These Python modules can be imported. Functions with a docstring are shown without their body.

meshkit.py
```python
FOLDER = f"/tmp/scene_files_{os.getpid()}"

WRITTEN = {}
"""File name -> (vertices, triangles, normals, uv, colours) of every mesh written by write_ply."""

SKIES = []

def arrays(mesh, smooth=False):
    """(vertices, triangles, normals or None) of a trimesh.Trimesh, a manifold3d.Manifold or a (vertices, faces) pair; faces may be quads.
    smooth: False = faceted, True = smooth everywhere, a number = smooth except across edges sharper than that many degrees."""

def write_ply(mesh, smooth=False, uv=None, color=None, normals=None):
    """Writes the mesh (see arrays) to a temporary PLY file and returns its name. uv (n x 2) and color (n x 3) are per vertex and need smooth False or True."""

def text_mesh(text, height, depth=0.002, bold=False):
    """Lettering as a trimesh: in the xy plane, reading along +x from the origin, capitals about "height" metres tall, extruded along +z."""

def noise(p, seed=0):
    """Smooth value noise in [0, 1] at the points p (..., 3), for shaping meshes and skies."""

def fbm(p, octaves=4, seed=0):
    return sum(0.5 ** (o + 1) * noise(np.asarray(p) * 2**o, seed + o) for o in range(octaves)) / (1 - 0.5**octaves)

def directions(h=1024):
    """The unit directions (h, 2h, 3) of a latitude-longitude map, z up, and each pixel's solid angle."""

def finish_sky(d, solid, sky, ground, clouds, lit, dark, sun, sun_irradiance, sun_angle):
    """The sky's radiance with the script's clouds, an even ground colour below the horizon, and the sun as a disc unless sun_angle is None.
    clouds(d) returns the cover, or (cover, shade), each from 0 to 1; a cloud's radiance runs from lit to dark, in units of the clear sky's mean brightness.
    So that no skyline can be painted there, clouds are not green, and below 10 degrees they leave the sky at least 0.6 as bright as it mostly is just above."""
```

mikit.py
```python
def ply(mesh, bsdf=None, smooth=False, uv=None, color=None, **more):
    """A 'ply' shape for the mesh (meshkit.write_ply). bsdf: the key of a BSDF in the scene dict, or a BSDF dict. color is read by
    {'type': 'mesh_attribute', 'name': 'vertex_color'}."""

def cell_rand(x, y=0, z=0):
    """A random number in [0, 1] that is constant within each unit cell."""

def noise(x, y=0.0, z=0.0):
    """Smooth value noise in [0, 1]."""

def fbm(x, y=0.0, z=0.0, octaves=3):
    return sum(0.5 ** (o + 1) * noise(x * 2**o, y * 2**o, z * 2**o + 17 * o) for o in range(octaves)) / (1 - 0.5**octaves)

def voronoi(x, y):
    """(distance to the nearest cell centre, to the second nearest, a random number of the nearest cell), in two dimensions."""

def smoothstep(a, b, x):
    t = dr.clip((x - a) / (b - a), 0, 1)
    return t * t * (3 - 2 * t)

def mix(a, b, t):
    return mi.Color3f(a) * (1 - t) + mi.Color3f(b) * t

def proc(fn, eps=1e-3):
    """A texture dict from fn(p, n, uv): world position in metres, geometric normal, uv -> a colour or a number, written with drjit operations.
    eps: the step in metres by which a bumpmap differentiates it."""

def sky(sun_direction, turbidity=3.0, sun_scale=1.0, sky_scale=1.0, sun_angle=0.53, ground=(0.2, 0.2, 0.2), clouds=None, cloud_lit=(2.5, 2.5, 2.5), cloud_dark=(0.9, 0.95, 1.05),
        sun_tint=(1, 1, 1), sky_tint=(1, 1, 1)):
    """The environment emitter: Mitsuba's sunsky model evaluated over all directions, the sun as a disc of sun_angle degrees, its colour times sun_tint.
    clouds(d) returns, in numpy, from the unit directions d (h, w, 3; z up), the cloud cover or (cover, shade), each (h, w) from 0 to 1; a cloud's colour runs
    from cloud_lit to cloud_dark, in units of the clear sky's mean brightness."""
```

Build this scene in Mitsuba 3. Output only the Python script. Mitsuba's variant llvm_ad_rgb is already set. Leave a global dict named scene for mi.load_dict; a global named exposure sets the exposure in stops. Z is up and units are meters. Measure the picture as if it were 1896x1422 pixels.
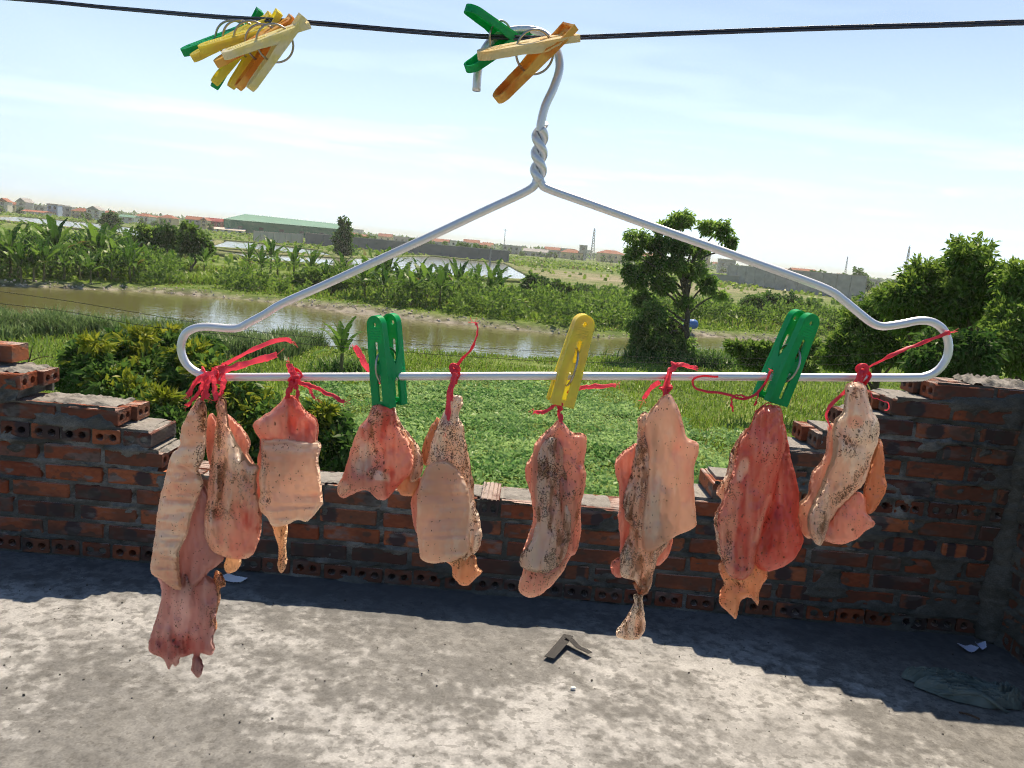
import math, random
import numpy as np, trimesh, mitsuba as mi, mikit, meshkit, drjit as dr
from mikit import proc, noise, fbm, voronoi, cell_rand, smoothstep, mix
from shapely.geometry import Polygon, LineString, Point, box as sbox
from shapely import contains_xy, points as spoints
from scipy.spatial import Delaunay

T = mi.ScalarTransform4f
scene, labels = {}, {}

# ---------------------------------------------------------------- camera, sky, exposure
F_PX, CX, CY = 1470.0, 948.0, 711.0          # focal length and centre, for a picture 1896 wide
PITCH, ROLL = math.radians(9.77), math.radians(5.0)
CAM = np.array([0.0, 0.0, 5.0])              # the fields are z = 0
FZ = 3.67                                    # level of the roof terrace
fw = np.array([0, math.cos(PITCH), -math.sin(PITCH)])
_r0 = np.array([1.0, 0, 0]); _u0 = np.cross(_r0, fw)
rt = math.cos(ROLL) * _r0 + math.sin(ROLL) * _u0
up = np.cross(rt, fw)
scene['camera'] = {'type': 'perspective', 'fov': math.degrees(2 * math.atan(CX / F_PX)), 'fov_axis': 'x',
                   'near_clip': 0.05, 'far_clip': 9000.0,
                   'to_world': T().look_at(origin=CAM.tolist(), target=(CAM + fw).tolist(), up=up.tolist())}


SUN = (0.15, 0.65, 1.0)


def cloud_cover(d):
    """High thin cloud: wisps and a veil thickening to the horizon, bright where it scatters the sun forward and dimmer away from it."""
    z = np.maximum(d[..., 2], 0.02)
    p = np.stack([d[..., 0] / z * 0.55, d[..., 1] / z * 0.9, z * 0], -1)
    warp = meshkit.fbm(p * 1.3 + 7, 3, 5)[..., None] * np.array([1.9, 0.9, 0])
    n = meshkit.fbm(p * 0.8 + warp, 5, 11)
    m = meshkit.fbm(p * 0.25 + 3, 3, 2)
    wisp = np.clip((n - 0.53) / 0.30, 0, 1) * np.clip((m - 0.34) / 0.25, 0, 1)
    veil = 0.05 + 0.62 * np.clip(1 - d[..., 2] / 0.44, 0, 1) ** 1.2
    cover = np.clip(veil + (1 - veil) * 0.42 * wisp, 0, 1)
    c = d @ (np.array(SUN) / np.linalg.norm(SUN))
    fwd = (1 / (1 + 0.55 ** 2 - 2 * 0.55 * np.clip(c, -1, 1)) ** 1.5)
    return cover, np.clip(1 - fwd / 1.7, 0, 1)


scene['sky'] = mikit.sky(SUN, turbidity=3, sun_scale=1.0, sky_scale=0.55, clouds=cloud_cover, cloud_lit=(5.1, 6.0, 7.0), cloud_dark=(0.50, 0.66, 0.90), sky_tint=(0.92, 1.02, 1.10),
                         ground=(0.12, 0.13, 0.08))
exposure = 2.45


def ray(px, py):
    px, py = np.asarray(px, float), np.asarray(py, float)
    return fw + ((px - CX) / F_PX)[..., None] * rt - ((py - CY) / F_PX)[..., None] * up


def at(px, py, Y):
    """The point of the vertical plane at distance Y that the photograph shows at this pixel (used to measure places from the photograph)."""
    d = ray(px, py)
    return CAM + d * (np.asarray(Y, float) / d[..., 1])[..., None]


def on(px, py, z=0.0):
    d = ray(px, py)
    return CAM + d * ((z - CAM[2]) / d[..., 2])[..., None]


# ---------------------------------------------------------------- registry
def key_for(name):
    if name not in scene and name not in labels:
        return name
    k = 1
    while f'{name}_{k:03d}' in scene or f'{name}_{k:03d}' in labels:
        k += 1
    return f'{name}_{k:03d}'


_count = {}


def numbered(name):
    n = _count.get(name, 0)
    _count[name] = n + 1
    return name if n == 0 else f'{name}_{n:03d}'


def thing(name, label=None, cat=None, group=None, kind=None):
    k = numbered(name)
    labels[k] = {}
    if label: labels[k]['label'] = label
    if cat: labels[k]['category'] = cat
    if group: labels[k]['group'] = group
    if kind: labels[k]['kind'] = kind
    return k


def part(parent, name, mesh, bsdf, smooth=False, uv=None, label=None, kind=None, **more):
    k = numbered(parent + '__' + name)
    scene[k] = mikit.ply(mesh, bsdf, smooth, uv=uv, **more)
    if label or kind:
        labels[k] = {a: b for a, b in (('label', label), ('kind', kind)) if b}
    return k


def solo(k, mesh, bsdf, smooth=False, uv=None, **more):
    scene[k] = mikit.ply(mesh, bsdf, smooth, uv=uv, **more)
    return k


def ref(b):
    return {'type': 'ref', 'id': b}


# ---------------------------------------------------------------- mesh helpers
class MB:
    def __init__(self):
        self.v, self.f, self.u, self.n = [], [], [], 0

    def add(self, v, f, u=None):
        v, f = np.asarray(v, float), np.asarray(f, int)
        if f.shape[1] == 4:
            f = np.vstack([f[:, [0, 1, 2]], f[:, [0, 2, 3]]])
        self.v.append(v); self.f.append(f + self.n)
        self.u.append(np.zeros((len(v), 2)) if u is None else np.broadcast_to(np.asarray(u, float), (len(v), 2)))
        self.n += len(v)

    def mesh(self):
        return np.vstack(self.v), np.vstack(self.f)

    def uv(self):
        return np.vstack(self.u)


BOXF = np.array([[0, 2, 3, 1], [4, 5, 7, 6], [0, 1, 5, 4], [2, 6, 7, 3], [0, 4, 6, 2], [1, 3, 7, 5]])


def box_v(x0, x1, y0, y1, z0, z1):
    return np.array([[x, y, z] for x in (x0, x1) for y in (y0, y1) for z in (z0, z1)], float)


BOXQ = np.array([[0, 1, 3, 2], [4, 6, 7, 5], [0, 4, 5, 1], [2, 3, 7, 6], [0, 2, 6, 4], [1, 5, 7, 3]])


def box_m(*a):
    return box_v(*a), BOXQ


def smooth_path(pts, n, closed=False):
    """Catmull-Rom through the points, n samples."""
    P = np.asarray(pts, float)
    m = len(P)
    if closed:
        Q = np.vstack([P[-1], P, P[0], P[1]]); t = np.linspace(0, m, n, endpoint=False)
    else:
        Q = np.vstack([2 * P[0] - P[1], P, 2 * P[-1] - P[-2]]); t = np.linspace(0, m - 1 - 1e-9, n)
    i = np.floor(t).astype(int); u = (t - i)[:, None]
    a, b, c, d = Q[i], Q[i + 1], Q[i + 2], Q[i + 3]
    return 0.5 * (2 * b + (c - a) * u + (2 * a - 5 * b + 4 * c - d) * u ** 2 + (3 * b - a - 3 * c + d) * u ** 3)


def resample(P, n):
    P = np.asarray(P, float)
    L = np.r_[0, np.cumsum(np.linalg.norm(np.diff(P, axis=0), axis=1))]
    t = np.linspace(0, L[-1], n)
    return np.stack([np.interp(t, L, P[:, k]) for k in range(P.shape[1])], 1)


def tube(path, rad, sides=10, flat=1.0, roll=None, ref_up=(0, 1, 0.05), caps=True):
    """A swept tube; rad: number or one per point; flat < 1 flattens the section across its own normal; roll: turn of the section per point."""
    P = np.asarray(path, float); n = len(P)
    r = np.broadcast_to(np.asarray(rad, float), (n,))
    t = np.gradient(P, axis=0); t /= np.linalg.norm(t, axis=1, keepdims=True) + 1e-12
    a = np.zeros_like(P); prev = np.asarray(ref_up, float)
    for i in range(n):
        v = prev - t[i] * (prev @ t[i])
        if np.linalg.norm(v) < 1e-6:
            v = np.cross(t[i], [0.3, 0.2, 0.9])
        a[i] = v / np.linalg.norm(v); prev = a[i]
    b = np.cross(t, a)
    ang = np.linspace(0, 2 * np.pi, sides, endpoint=False)
    ro = np.zeros(n) if roll is None else np.asarray(roll)
    A = a * np.cos(ro)[:, None] + b * np.sin(ro)[:, None]; B = -a * np.sin(ro)[:, None] + b * np.cos(ro)[:, None]
    ring = P[:, None] + r[:, None, None] * (flat * np.cos(ang)[None, :, None] * A[:, None] + np.sin(ang)[None, :, None] * B[:, None])
    v = ring.reshape(-1, 3)
    i, j = np.meshgrid(np.arange(n - 1), np.arange(sides), indexing='ij')
    q = np.stack([i * sides + j, i * sides + (j + 1) % sides, (i + 1) * sides + (j + 1) % sides, (i + 1) * sides + j], -1).reshape(-1, 4)
    f = np.vstack([q[:, [0, 1, 2]], q[:, [0, 2, 3]]])
    if caps:
        v = np.vstack([v, P[0], P[-1]]); k = np.arange(sides)
        f = np.vstack([f, np.stack([(k + 1) % sides, k, k * 0 + n * sides], 1),
                       np.stack([(n - 1) * sides + k, (n - 1) * sides + (k + 1) % sides, k * 0 + n * sides + 1], 1)])
    return v, f


def extrude(poly, h):
    m = trimesh.creation.extrude_polygon(poly, h, engine='earcut')
    return np.array(m.vertices), np.array(m.faces)


# ---------------------------------------------------------------- materials
def rgb(c):
    return {'type': 'rgb', 'value': list(map(float, c))}


def pr(name, color, rough=0.6, spec=0.4, **k):
    c = color if isinstance(color, dict) else rgb(color)
    scene[name] = {'type': 'twosided', 'bsdf': {'type': 'principled', 'base_color': c, 'roughness': rough, 'specular': spec, **k}}
    return name


def leafmat(name, dark, light, trans=0.9, dry=None):
    def fn(p, n, uv):
        c = mix(dark, light, uv.x)
        if dry is not None:
            c = mix(c, dry, smoothstep(0.86, 0.97, uv.y))
        return c
    scene[name] = {'type': 'blendbsdf', 'weight': 0.18,
                   'a': {'type': 'principledthin', 'base_color': proc(fn), 'roughness': 0.5, 'diff_trans': trans},
                   'b': {'type': 'twosided', 'bsdf': {'type': 'principled', 'base_color': proc(fn), 'roughness': 0.38, 'specular': 0.5}}}
    return name


def floor_col(p, n, uv):
    x, y = p.x, p.y
    big = fbm(x * 1.1 + 3.1, y * 1.1 + 9.2, 0.0, 3)
    mid = fbm(x * 5.0, y * 5.0, 2.0, 4)
    fine = fbm(x * 38.0, y * 38.0, 5.0, 3)
    grit = noise(x * 210.0, y * 210.0, 1.0)
    sx = x * 0.75 + 0.25 * y
    m2 = fbm(sx * 13.0, y * 19.0, 6.0, 4)
    c = mix((0.118, 0.119, 0.116), (0.160, 0.161, 0.156), smoothstep(0.32, 0.66, mid * 0.20 + m2 * 0.36 + fine * 0.44))
    wash = smoothstep(0.49, 0.64, big * 0.48 + mid * 0.20 + m2 * 0.16 + fine * 0.16 + 0.06 * smoothstep(1.9, 1.2, y) - 0.03 * smoothstep(0.4, 1.3, x))
    c = mix(c, (0.33, 0.334, 0.33), wash * 0.85)
    dirt = smoothstep(0.54, 0.64, fbm(x * 2.6 + 20, y * 2.6, 7.0, 4)) * smoothstep(0.40, 0.6, m2)
    c = mix(c, (0.080, 0.079, 0.074), dirt * 0.4)
    spots = smoothstep(0.60, 0.70, fbm(x * 46.0 + 4, y * 60.0, 3.0, 3))
    c = mix(c, (0.080, 0.079, 0.074), spots * 0.5)
    c = c * (0.66 + 0.36 * fine + 0.32 * grit)
    return mix(c, (0.055, 0.06, 0.066), smoothstep(2.45, 2.85, y + 0.25 * (mid - 0.5)) * 0.75)  # shade along the foot of the back wall, painted into the concrete


def floor_bump(p, n, uv):
    return 0.004 * fbm(p.x * 30, p.y * 30, 0.0, 4) + 0.0012 * noise(p.x * 300, p.y * 300)


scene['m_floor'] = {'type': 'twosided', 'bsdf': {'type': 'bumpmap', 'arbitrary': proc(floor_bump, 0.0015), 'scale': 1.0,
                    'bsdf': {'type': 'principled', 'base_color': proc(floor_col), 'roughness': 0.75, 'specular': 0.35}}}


def brick_col(p, n, uv):
    s = dr.floor(uv.x / 4.0)
    u, v = uv.x - 4.0 * s, uv.y
    r0, r1, r2, r3 = cell_rand(s, 1, 0), cell_rand(s, 2, 0), cell_rand(s, 3, 0), cell_rand(s, 4, 0)
    x, y, z = p.x + 0.31 * s, p.y, p.z
    g = fbm(x * 70, y * 70, z * 90, 3)
    c = mix((0.215, 0.052, 0.021), (0.32, 0.102, 0.044), r0)
    c = mix(c, (0.085, 0.03, 0.022), smoothstep(0.45, 0.95, r3) * 0.9)
    c = c * (0.7 + 0.6 * g)
    w = 0.35 * (g - 0.5)
    d1 = dr.sqrt(dr.square((u - 0.12 - 0.76 * r1) / 0.17) + dr.square((v - 0.5) / 0.62)) + w
    d2 = dr.sqrt(dr.square((u - 0.12 - 0.76 * r2) / 0.13) + dr.square((v - 0.45) / 0.5)) + w
    dark = dr.maximum(smoothstep(1.05, 0.7, d1) * (r0 > 0.62), smoothstep(1.05, 0.75, d2) * (r3 > 0.75))
    tri = smoothstep(0.115, 0.075, dr.abs(u * 3.0 - dr.floor(u * 3.0) - 0.5) / 3.0 * 1.0 + 0.1 * w + 0.02) * (r2 > 0.93)
    dark = dr.maximum(dark, tri)
    c = mix(c, (0.035, 0.03, 0.035), dark * 0.92)
    smear = smoothstep(0.53, 0.67, fbm(x * 14 + 5, y * 14, z * 26, 4)) * (0.35 + 0.65 * cell_rand(s, 7, 0))
    c = mix(c, mi.Color3f(0.155, 0.152, 0.14) * (0.7 + 0.5 * g), smear * 0.85)
    top_tone = smoothstep(0.7, 0.95, n.z) * 0.9 * smoothstep(0.40, 0.62, fbm(x * 9, y * 9, 1.0, 3) + 0.1 * g)  # patchy paler tone on upward faces
    c = mix(c, (0.42, 0.345, 0.305), top_tone * 0.8)
    painted_shade = smoothstep(0.47, 0.64, fbm(x * 4 + 3, y * 4, z * 3, 3) + 0.16 * smoothstep(1.45, 1.9, p.x) + 0.16 * smoothstep(0.35, 0.0, z - 3.67))  # mottled shade of the corner and wall foot, put into the brick colour
    c = mix(c, (0.05, 0.035, 0.028), painted_shade * 0.6 * smoothstep(0.75, 0.4, n.z))
    return mix(c, (0.05, 0.05, 0.04), smoothstep(0.62, 0.72, fbm(x * 30, y * 30, z * 30 + 9, 3)) * 0.6)


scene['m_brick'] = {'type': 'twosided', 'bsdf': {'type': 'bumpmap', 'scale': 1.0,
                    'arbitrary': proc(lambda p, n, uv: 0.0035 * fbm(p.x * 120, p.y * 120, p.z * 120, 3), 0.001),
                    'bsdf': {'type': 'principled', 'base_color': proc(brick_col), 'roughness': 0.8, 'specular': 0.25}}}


def mortar_col(p, n, uv):
    g = fbm(p.x * 60, p.y * 60, p.z * 60, 4)
    b = fbm(p.x * 6 + 2, p.y * 6, p.z * 8, 3)
    c = mix((0.105, 0.102, 0.09), (0.20, 0.197, 0.18), smoothstep(0.3, 0.7, 0.5 * b + 0.5 * g))
    c = mix(c, (0.055, 0.055, 0.045), smoothstep(0.52, 0.68, fbm(p.x * 11, p.y * 11, p.z * 16 + 3, 4)) * 0.8)
    painted_shade = smoothstep(0.45, 0.62, fbm(p.x * 4 + 3, p.y * 4, p.z * 3, 3) + 0.22 * smoothstep(1.45, 1.9, p.x) + 0.16 * smoothstep(0.35, 0.0, p.z - 3.67))  # corner and foot shade painted into the mortar, broken up by noise
    c = mix(c, (0.05, 0.052, 0.045), painted_shade * 0.7 * (1 - smoothstep(2.905, 2.92, p.y)))
    c = mix(c, (0.25, 0.235, 0.215), smoothstep(0.6, 0.9, n.z) * 0.7 * smoothstep(2.905, 2.92, p.y))
    return c * (0.75 + 0.5 * noise(p.x * 260, p.y * 260, p.z * 260))


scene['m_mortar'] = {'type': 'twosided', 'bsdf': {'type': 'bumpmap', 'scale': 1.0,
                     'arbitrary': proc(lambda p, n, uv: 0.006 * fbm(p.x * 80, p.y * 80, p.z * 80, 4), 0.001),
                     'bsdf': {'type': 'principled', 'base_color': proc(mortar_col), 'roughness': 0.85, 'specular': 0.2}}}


def meat_col(p, n, uv):
    t = dr.clip(uv.x, 0.0, 1.0)
    cat = dr.floor(uv.y / 2.0)
    pep = uv.y - 2.0 * cat
    g = fbm(p.x * 420, p.y * 420, p.z * 150, 3)
    fib = fbm(p.x * 520 + 3 * g, p.y * 300, p.z * 60, 3)
    t = dr.clip(t + 0.055 + 0.20 * (fib - 0.5) + 0.12 * (g - 0.5) + 0.16 * (fbm(p.x * 90, p.y * 90, p.z * 60, 2) - 0.5), 0.0, 1.0)
    c = mix((0.34, 0.035, 0.030), (0.60, 0.13, 0.10), smoothstep(0.0, 0.28, t))
    c = mix(c, (0.76, 0.34, 0.255), smoothstep(0.25, 0.52, t))
    c = mix(c, (0.82, 0.51, 0.365), smoothstep(0.50, 0.76, t))
    c = mix(c, (0.86, 0.72, 0.59), smoothstep(0.76, 0.96, t))
    purple = mix((0.34, 0.075, 0.065), (0.66, 0.46, 0.43), t)
    orange = mix((0.58, 0.13, 0.05), (0.80, 0.52, 0.30), t)
    c = dr.select(cat > 1.5, orange, dr.select(cat > 0.5, purple, c))
    cl = fbm(p.x * 130, p.y * 130, p.z * 100 + 9, 3)
    dens = pep * (0.25 + 2.2 * smoothstep(0.42, 0.64, cl))
    wx, wz = p.x + 0.0009 * (g - 0.5), p.z + 0.0009 * (noise(p.x * 700, p.z * 700) - 0.5)
    a, b, r = voronoi(wx * 1500, wz * 1150)
    fine = smoothstep(0.52, 0.28, a) * (r < dens * 0.55)
    a2, b2, r2 = voronoi(wx * 620 + 7, wz * 500)
    coarse = smoothstep(0.42, 0.2, a2 + 0.7 * (g - 0.5)) * (r2 < dens * 0.16)
    smear = smoothstep(0.56, 0.68, fbm(p.x * 330, p.y * 330, p.z * 75 + 4, 4) + (pep - 0.6) * 0.20) * smoothstep(0.10, 0.5, pep)
    c = mix(c, (0.25, 0.10, 0.036), smear * 0.75)
    return mix(c, (0.050, 0.022, 0.010), dr.maximum(fine, coarse) * 0.9)


def meat_bump(p, n, uv):
    return 0.0009 * fbm(p.x * 260, p.y * 260, p.z * 170, 3) + 0.0010 * fbm(p.x * 500, p.y * 300, p.z * 70 + 5, 3)


_mc = proc(meat_col)
scene['m_meat'] = {'type': 'blendbsdf', 'weight': 0.31,
                   'a': {'type': 'principledthin', 'base_color': proc(lambda p, n, uv: dr.power(dr.maximum(meat_col(p, n, uv), 1e-4), 0.78)), 'roughness': 0.5, 'diff_trans': 1.7},
                   'b': {'type': 'bumpmap', 'scale': 1.0, 'arbitrary': proc(meat_bump, 0.0005),
                         'bsdf': {'type': 'principled', 'base_color': _mc, 'roughness': 0.24, 'specular': 0.9, 'clearcoat': 0.7, 'clearcoat_gloss': 0.85}}}


def plastic(name, color, trans=0.8, w=0.45, rough=0.3):
    scene[name] = {'type': 'blendbsdf', 'weight': w,
                   'a': {'type': 'principledthin', 'base_color': rgb(color), 'roughness': 0.4, 'diff_trans': trans},
                   'b': {'type': 'principled', 'base_color': rgb(color), 'roughness': rough, 'specular': 0.6}}
    return name


def worn_plastic(name, c0, c1, trans=0.8, w=0.5):
    def fn(p, n, uv):
        return mix(c0, c1, smoothstep(0.42, 0.68, fbm(p.x * 110, p.y * 110, p.z * 110, 4)))
    t = proc(fn)
    scene[name] = {'type': 'blendbsdf', 'weight': w,
                   'a': {'type': 'principledthin', 'base_color': t, 'roughness': 0.4, 'diff_trans': trans},
                   'b': {'type': 'principled', 'base_color': t, 'roughness': 0.35, 'specular': 0.5}}
    return name


plastic('m_green_plastic', (0.014, 0.46, 0.15), 1.3, 0.35, 0.28)
worn_plastic('m_yellow_plastic', (0.97, 0.88, 0.16), (0.95, 0.80, 0.18), 1.5, 0.32)
worn_plastic('m_cream_plastic', (0.95, 0.85, 0.36), (0.95, 0.88, 0.60), 1.1, 0.42)
worn_plastic('m_orange_plastic', (0.88, 0.50, 0.12), (0.75, 0.25, 0.04))
worn_plastic('m_tan_plastic', (0.95, 0.80, 0.46), (0.93, 0.68, 0.30), 1.1, 0.42)
plastic('m_red_plastic', (0.85, 0.07, 0.11), 1.1, 0.35, 0.4)


pr('m_aluminium', (0.80, 0.81, 0.84), 0.40, 0.5, metallic=0.6)
pr('m_wire', (0.42, 0.39, 0.36), 0.3, 0.5, metallic=0.9)
pr('m_rope', (0.045, 0.050, 0.075), 0.45, 0.4)
pr('m_black', (0.014, 0.015, 0.018), 0.6, 0.25)
pr('m_paper', (0.75, 0.76, 0.80), 0.6, 0.3)
pr('m_foil', (0.55, 0.60, 0.78), 0.35, 0.6)
pr('m_pebble', (0.85, 0.84, 0.80), 0.5, 0.3)
pr('m_twig', (0.07, 0.045, 0.03), 0.8, 0.2)


def cloth_fn(p, n, uv):
    return mix((0.07, 0.095, 0.088), (0.17, 0.21, 0.20), fbm(p.x * 25, p.y * 25, p.z * 25, 3))


pr('m_cloth', proc(cloth_fn), 0.9, 0.1)
leafmat('m_leaf_dark', (0.036, 0.095, 0.018), (0.13, 0.24, 0.048), 1.2)
leafmat('m_leaf_mid', (0.060, 0.135, 0.020), (0.21, 0.33, 0.056), 1.3)
leafmat('m_leaf_young', (0.16, 0.22, 0.02), (0.34, 0.36, 0.035), 1.0)
leafmat('m_leaf_tree', (0.085, 0.185, 0.032), (0.28, 0.43, 0.09), 1.7)
leafmat('m_leaf_tip', (0.12, 0.21, 0.03), (0.24, 0.35, 0.06), 1.2)
leafmat('m_leaf_creeper', (0.14, 0.29, 0.080), (0.38, 0.54, 0.21), 1.1)
leafmat('m_grass', (0.12, 0.225, 0.024), (0.26, 0.38, 0.050), 1.0, dry=(0.22, 0.20, 0.07))
leafmat('m_reed', (0.07, 0.135, 0.036), (0.20, 0.29, 0.11), 0.9)
leafmat('m_banana', (0.030, 0.085, 0.015), (0.15, 0.275, 0.036), 1.0, dry=(0.20, 0.15, 0.05))
pr('m_bark', proc(lambda p, n, uv: mix((0.055, 0.045, 0.032), (0.13, 0.11, 0.085), fbm(p.x * 14, p.y * 14, p.z * 5, 3))), 0.85, 0.2)
pr('m_stem', proc(lambda p, n, uv: mix((0.09, 0.10, 0.035), (0.20, 0.17, 0.08), fbm(p.x * 8, p.y * 8, p.z * 3, 3))), 0.7, 0.3)


def ground_col(p, n, uv):
    x, y = p.x, p.y
    a = fbm(x * 0.45, y * 0.45, 0.0, 4); b = fbm(x * 3.1, y * 3.1, 2.0, 4); far = fbm(x * 0.03, y * 0.03, 4.0, 4)
    green = mix((0.055, 0.095, 0.016), (0.125, 0.175, 0.032), smoothstep(0.3, 0.7, 0.5 * a + 0.5 * b))
    dry = mix((0.15, 0.135, 0.075), (0.26, 0.225, 0.15), smoothstep(0.3, 0.7, 0.4 * a + 0.3 * b + 0.3 * far))
    c = mix(green, dry, dr.clip(uv.y + 1.1 * (far - 0.5) * smoothstep(60, 140, y) + 0.9 * (a - 0.62), 0, 1))
    mud = mix((0.12, 0.108, 0.078), (0.30, 0.275, 0.23), smoothstep(0.35, 0.65, fbm(x * 2.2, y * 2.2, 1.0, 4)))
    return mix(c, mud, dr.clip(uv.x + 0.7 * (b - 0.5), 0, 1) * smoothstep(0.08, 0.3, uv.x))


pr('m_ground', proc(ground_col), 0.9, 0.15)


def ripple(p, n, uv):
    return 0.010 * fbm(p.x * 1.3, p.y * 2.6, 0.0, 3) + 0.0035 * noise(p.x * 7, p.y * 9)


scene['m_river'] = {'type': 'twosided', 'bsdf': {'type': 'bumpmap', 'scale': 1.0, 'arbitrary': proc(ripple, 0.03),
                    'bsdf': {'type': 'principled', 'base_color': rgb((0.070, 0.066, 0.026)), 'roughness': 0.08, 'specular': 0.5}}}
scene['m_pond'] = {'type': 'twosided', 'bsdf': {'type': 'principled', 'base_color': rgb((0.10, 0.10, 0.075)), 'roughness': 0.12, 'specular': 0.6}}


def lump(name, c, k=0.25, s=0.6):
    c = np.array(c, float)
    return pr(name, proc(lambda p, n, uv: mi.Color3f(*map(float, c)) * (1 - k + 2 * k * fbm(p.x * s, p.y * s, p.z * s * 1.5, 4))), 0.85, 0.2)


lump('m_white_wall', (0.58, 0.57, 0.53)); lump('m_cream_wall', (0.52, 0.43, 0.26)); lump('m_grey_wall', (0.33, 0.33, 0.33))
lump('m_blue_wall', (0.33, 0.42, 0.58)); lump('m_red_wall', (0.26, 0.05, 0.05)); lump('m_roof_tile', (0.27, 0.105, 0.07))
lump('m_roof_grey', (0.30, 0.29, 0.29)); lump('m_green_tin', (0.022, 0.135, 0.085), 0.12, 0.2); lump('m_tin_roof', (0.13, 0.26, 0.20), 0.12, 0.2)
lump('m_block_wall', (0.21, 0.20, 0.21), 0.2, 0.4); lump('m_pale_roof', (0.55, 0.47, 0.40))
pr('m_window', (0.03, 0.035, 0.045), 0.2, 0.6)
pr('m_steel', (0.22, 0.23, 0.25), 0.5, 0.4)
pr('m_concrete', (0.38, 0.37, 0.35), 0.8, 0.2)
pr('m_blue_drum', (0.05, 0.16, 0.42), 0.35, 0.5)
# ---------------------------------------------------------------- roof terrace and brick walls
rng = np.random.default_rng(7)
WY, WD, CH = 2.9, 0.22, 0.0755               # front face of the wall, its depth, height of a course


def grid_sheet(xs, ys, zf):
    X, Y = np.meshgrid(xs, ys, indexing='ij')
    v = np.stack([X, Y, zf(X, Y)], -1).reshape(-1, 3)
    n, m = X.shape
    i, j = np.meshgrid(np.arange(n - 1), np.arange(m - 1), indexing='ij')
    f = np.stack([i * m + j, (i + 1) * m + j, (i + 1) * m + j + 1, i * m + j + 1], -1).reshape(-1, 4)
    return v, f


def fz(X, Y):
    return FZ + 0.006 * (meshkit.fbm(np.stack([X * 4, Y * 4, X * 0], -1), 4, 3) - 0.5) + 0.003 * (meshkit.noise(np.stack([X * 45, Y * 45, X * 0], -1), 8) - 0.5)


k = thing('terrace_floor', 'weathered bare concrete floor of the roof terrace', None, None, 'structure')
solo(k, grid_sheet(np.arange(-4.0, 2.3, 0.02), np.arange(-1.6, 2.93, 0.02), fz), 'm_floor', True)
k = thing('building_below', 'plain house body under the roof terrace', None, None, 'structure')
solo(k, box_m(-4.05, 2.2, -4.5, 3.14, 0, FZ - 0.03), 'm_mortar')


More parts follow.
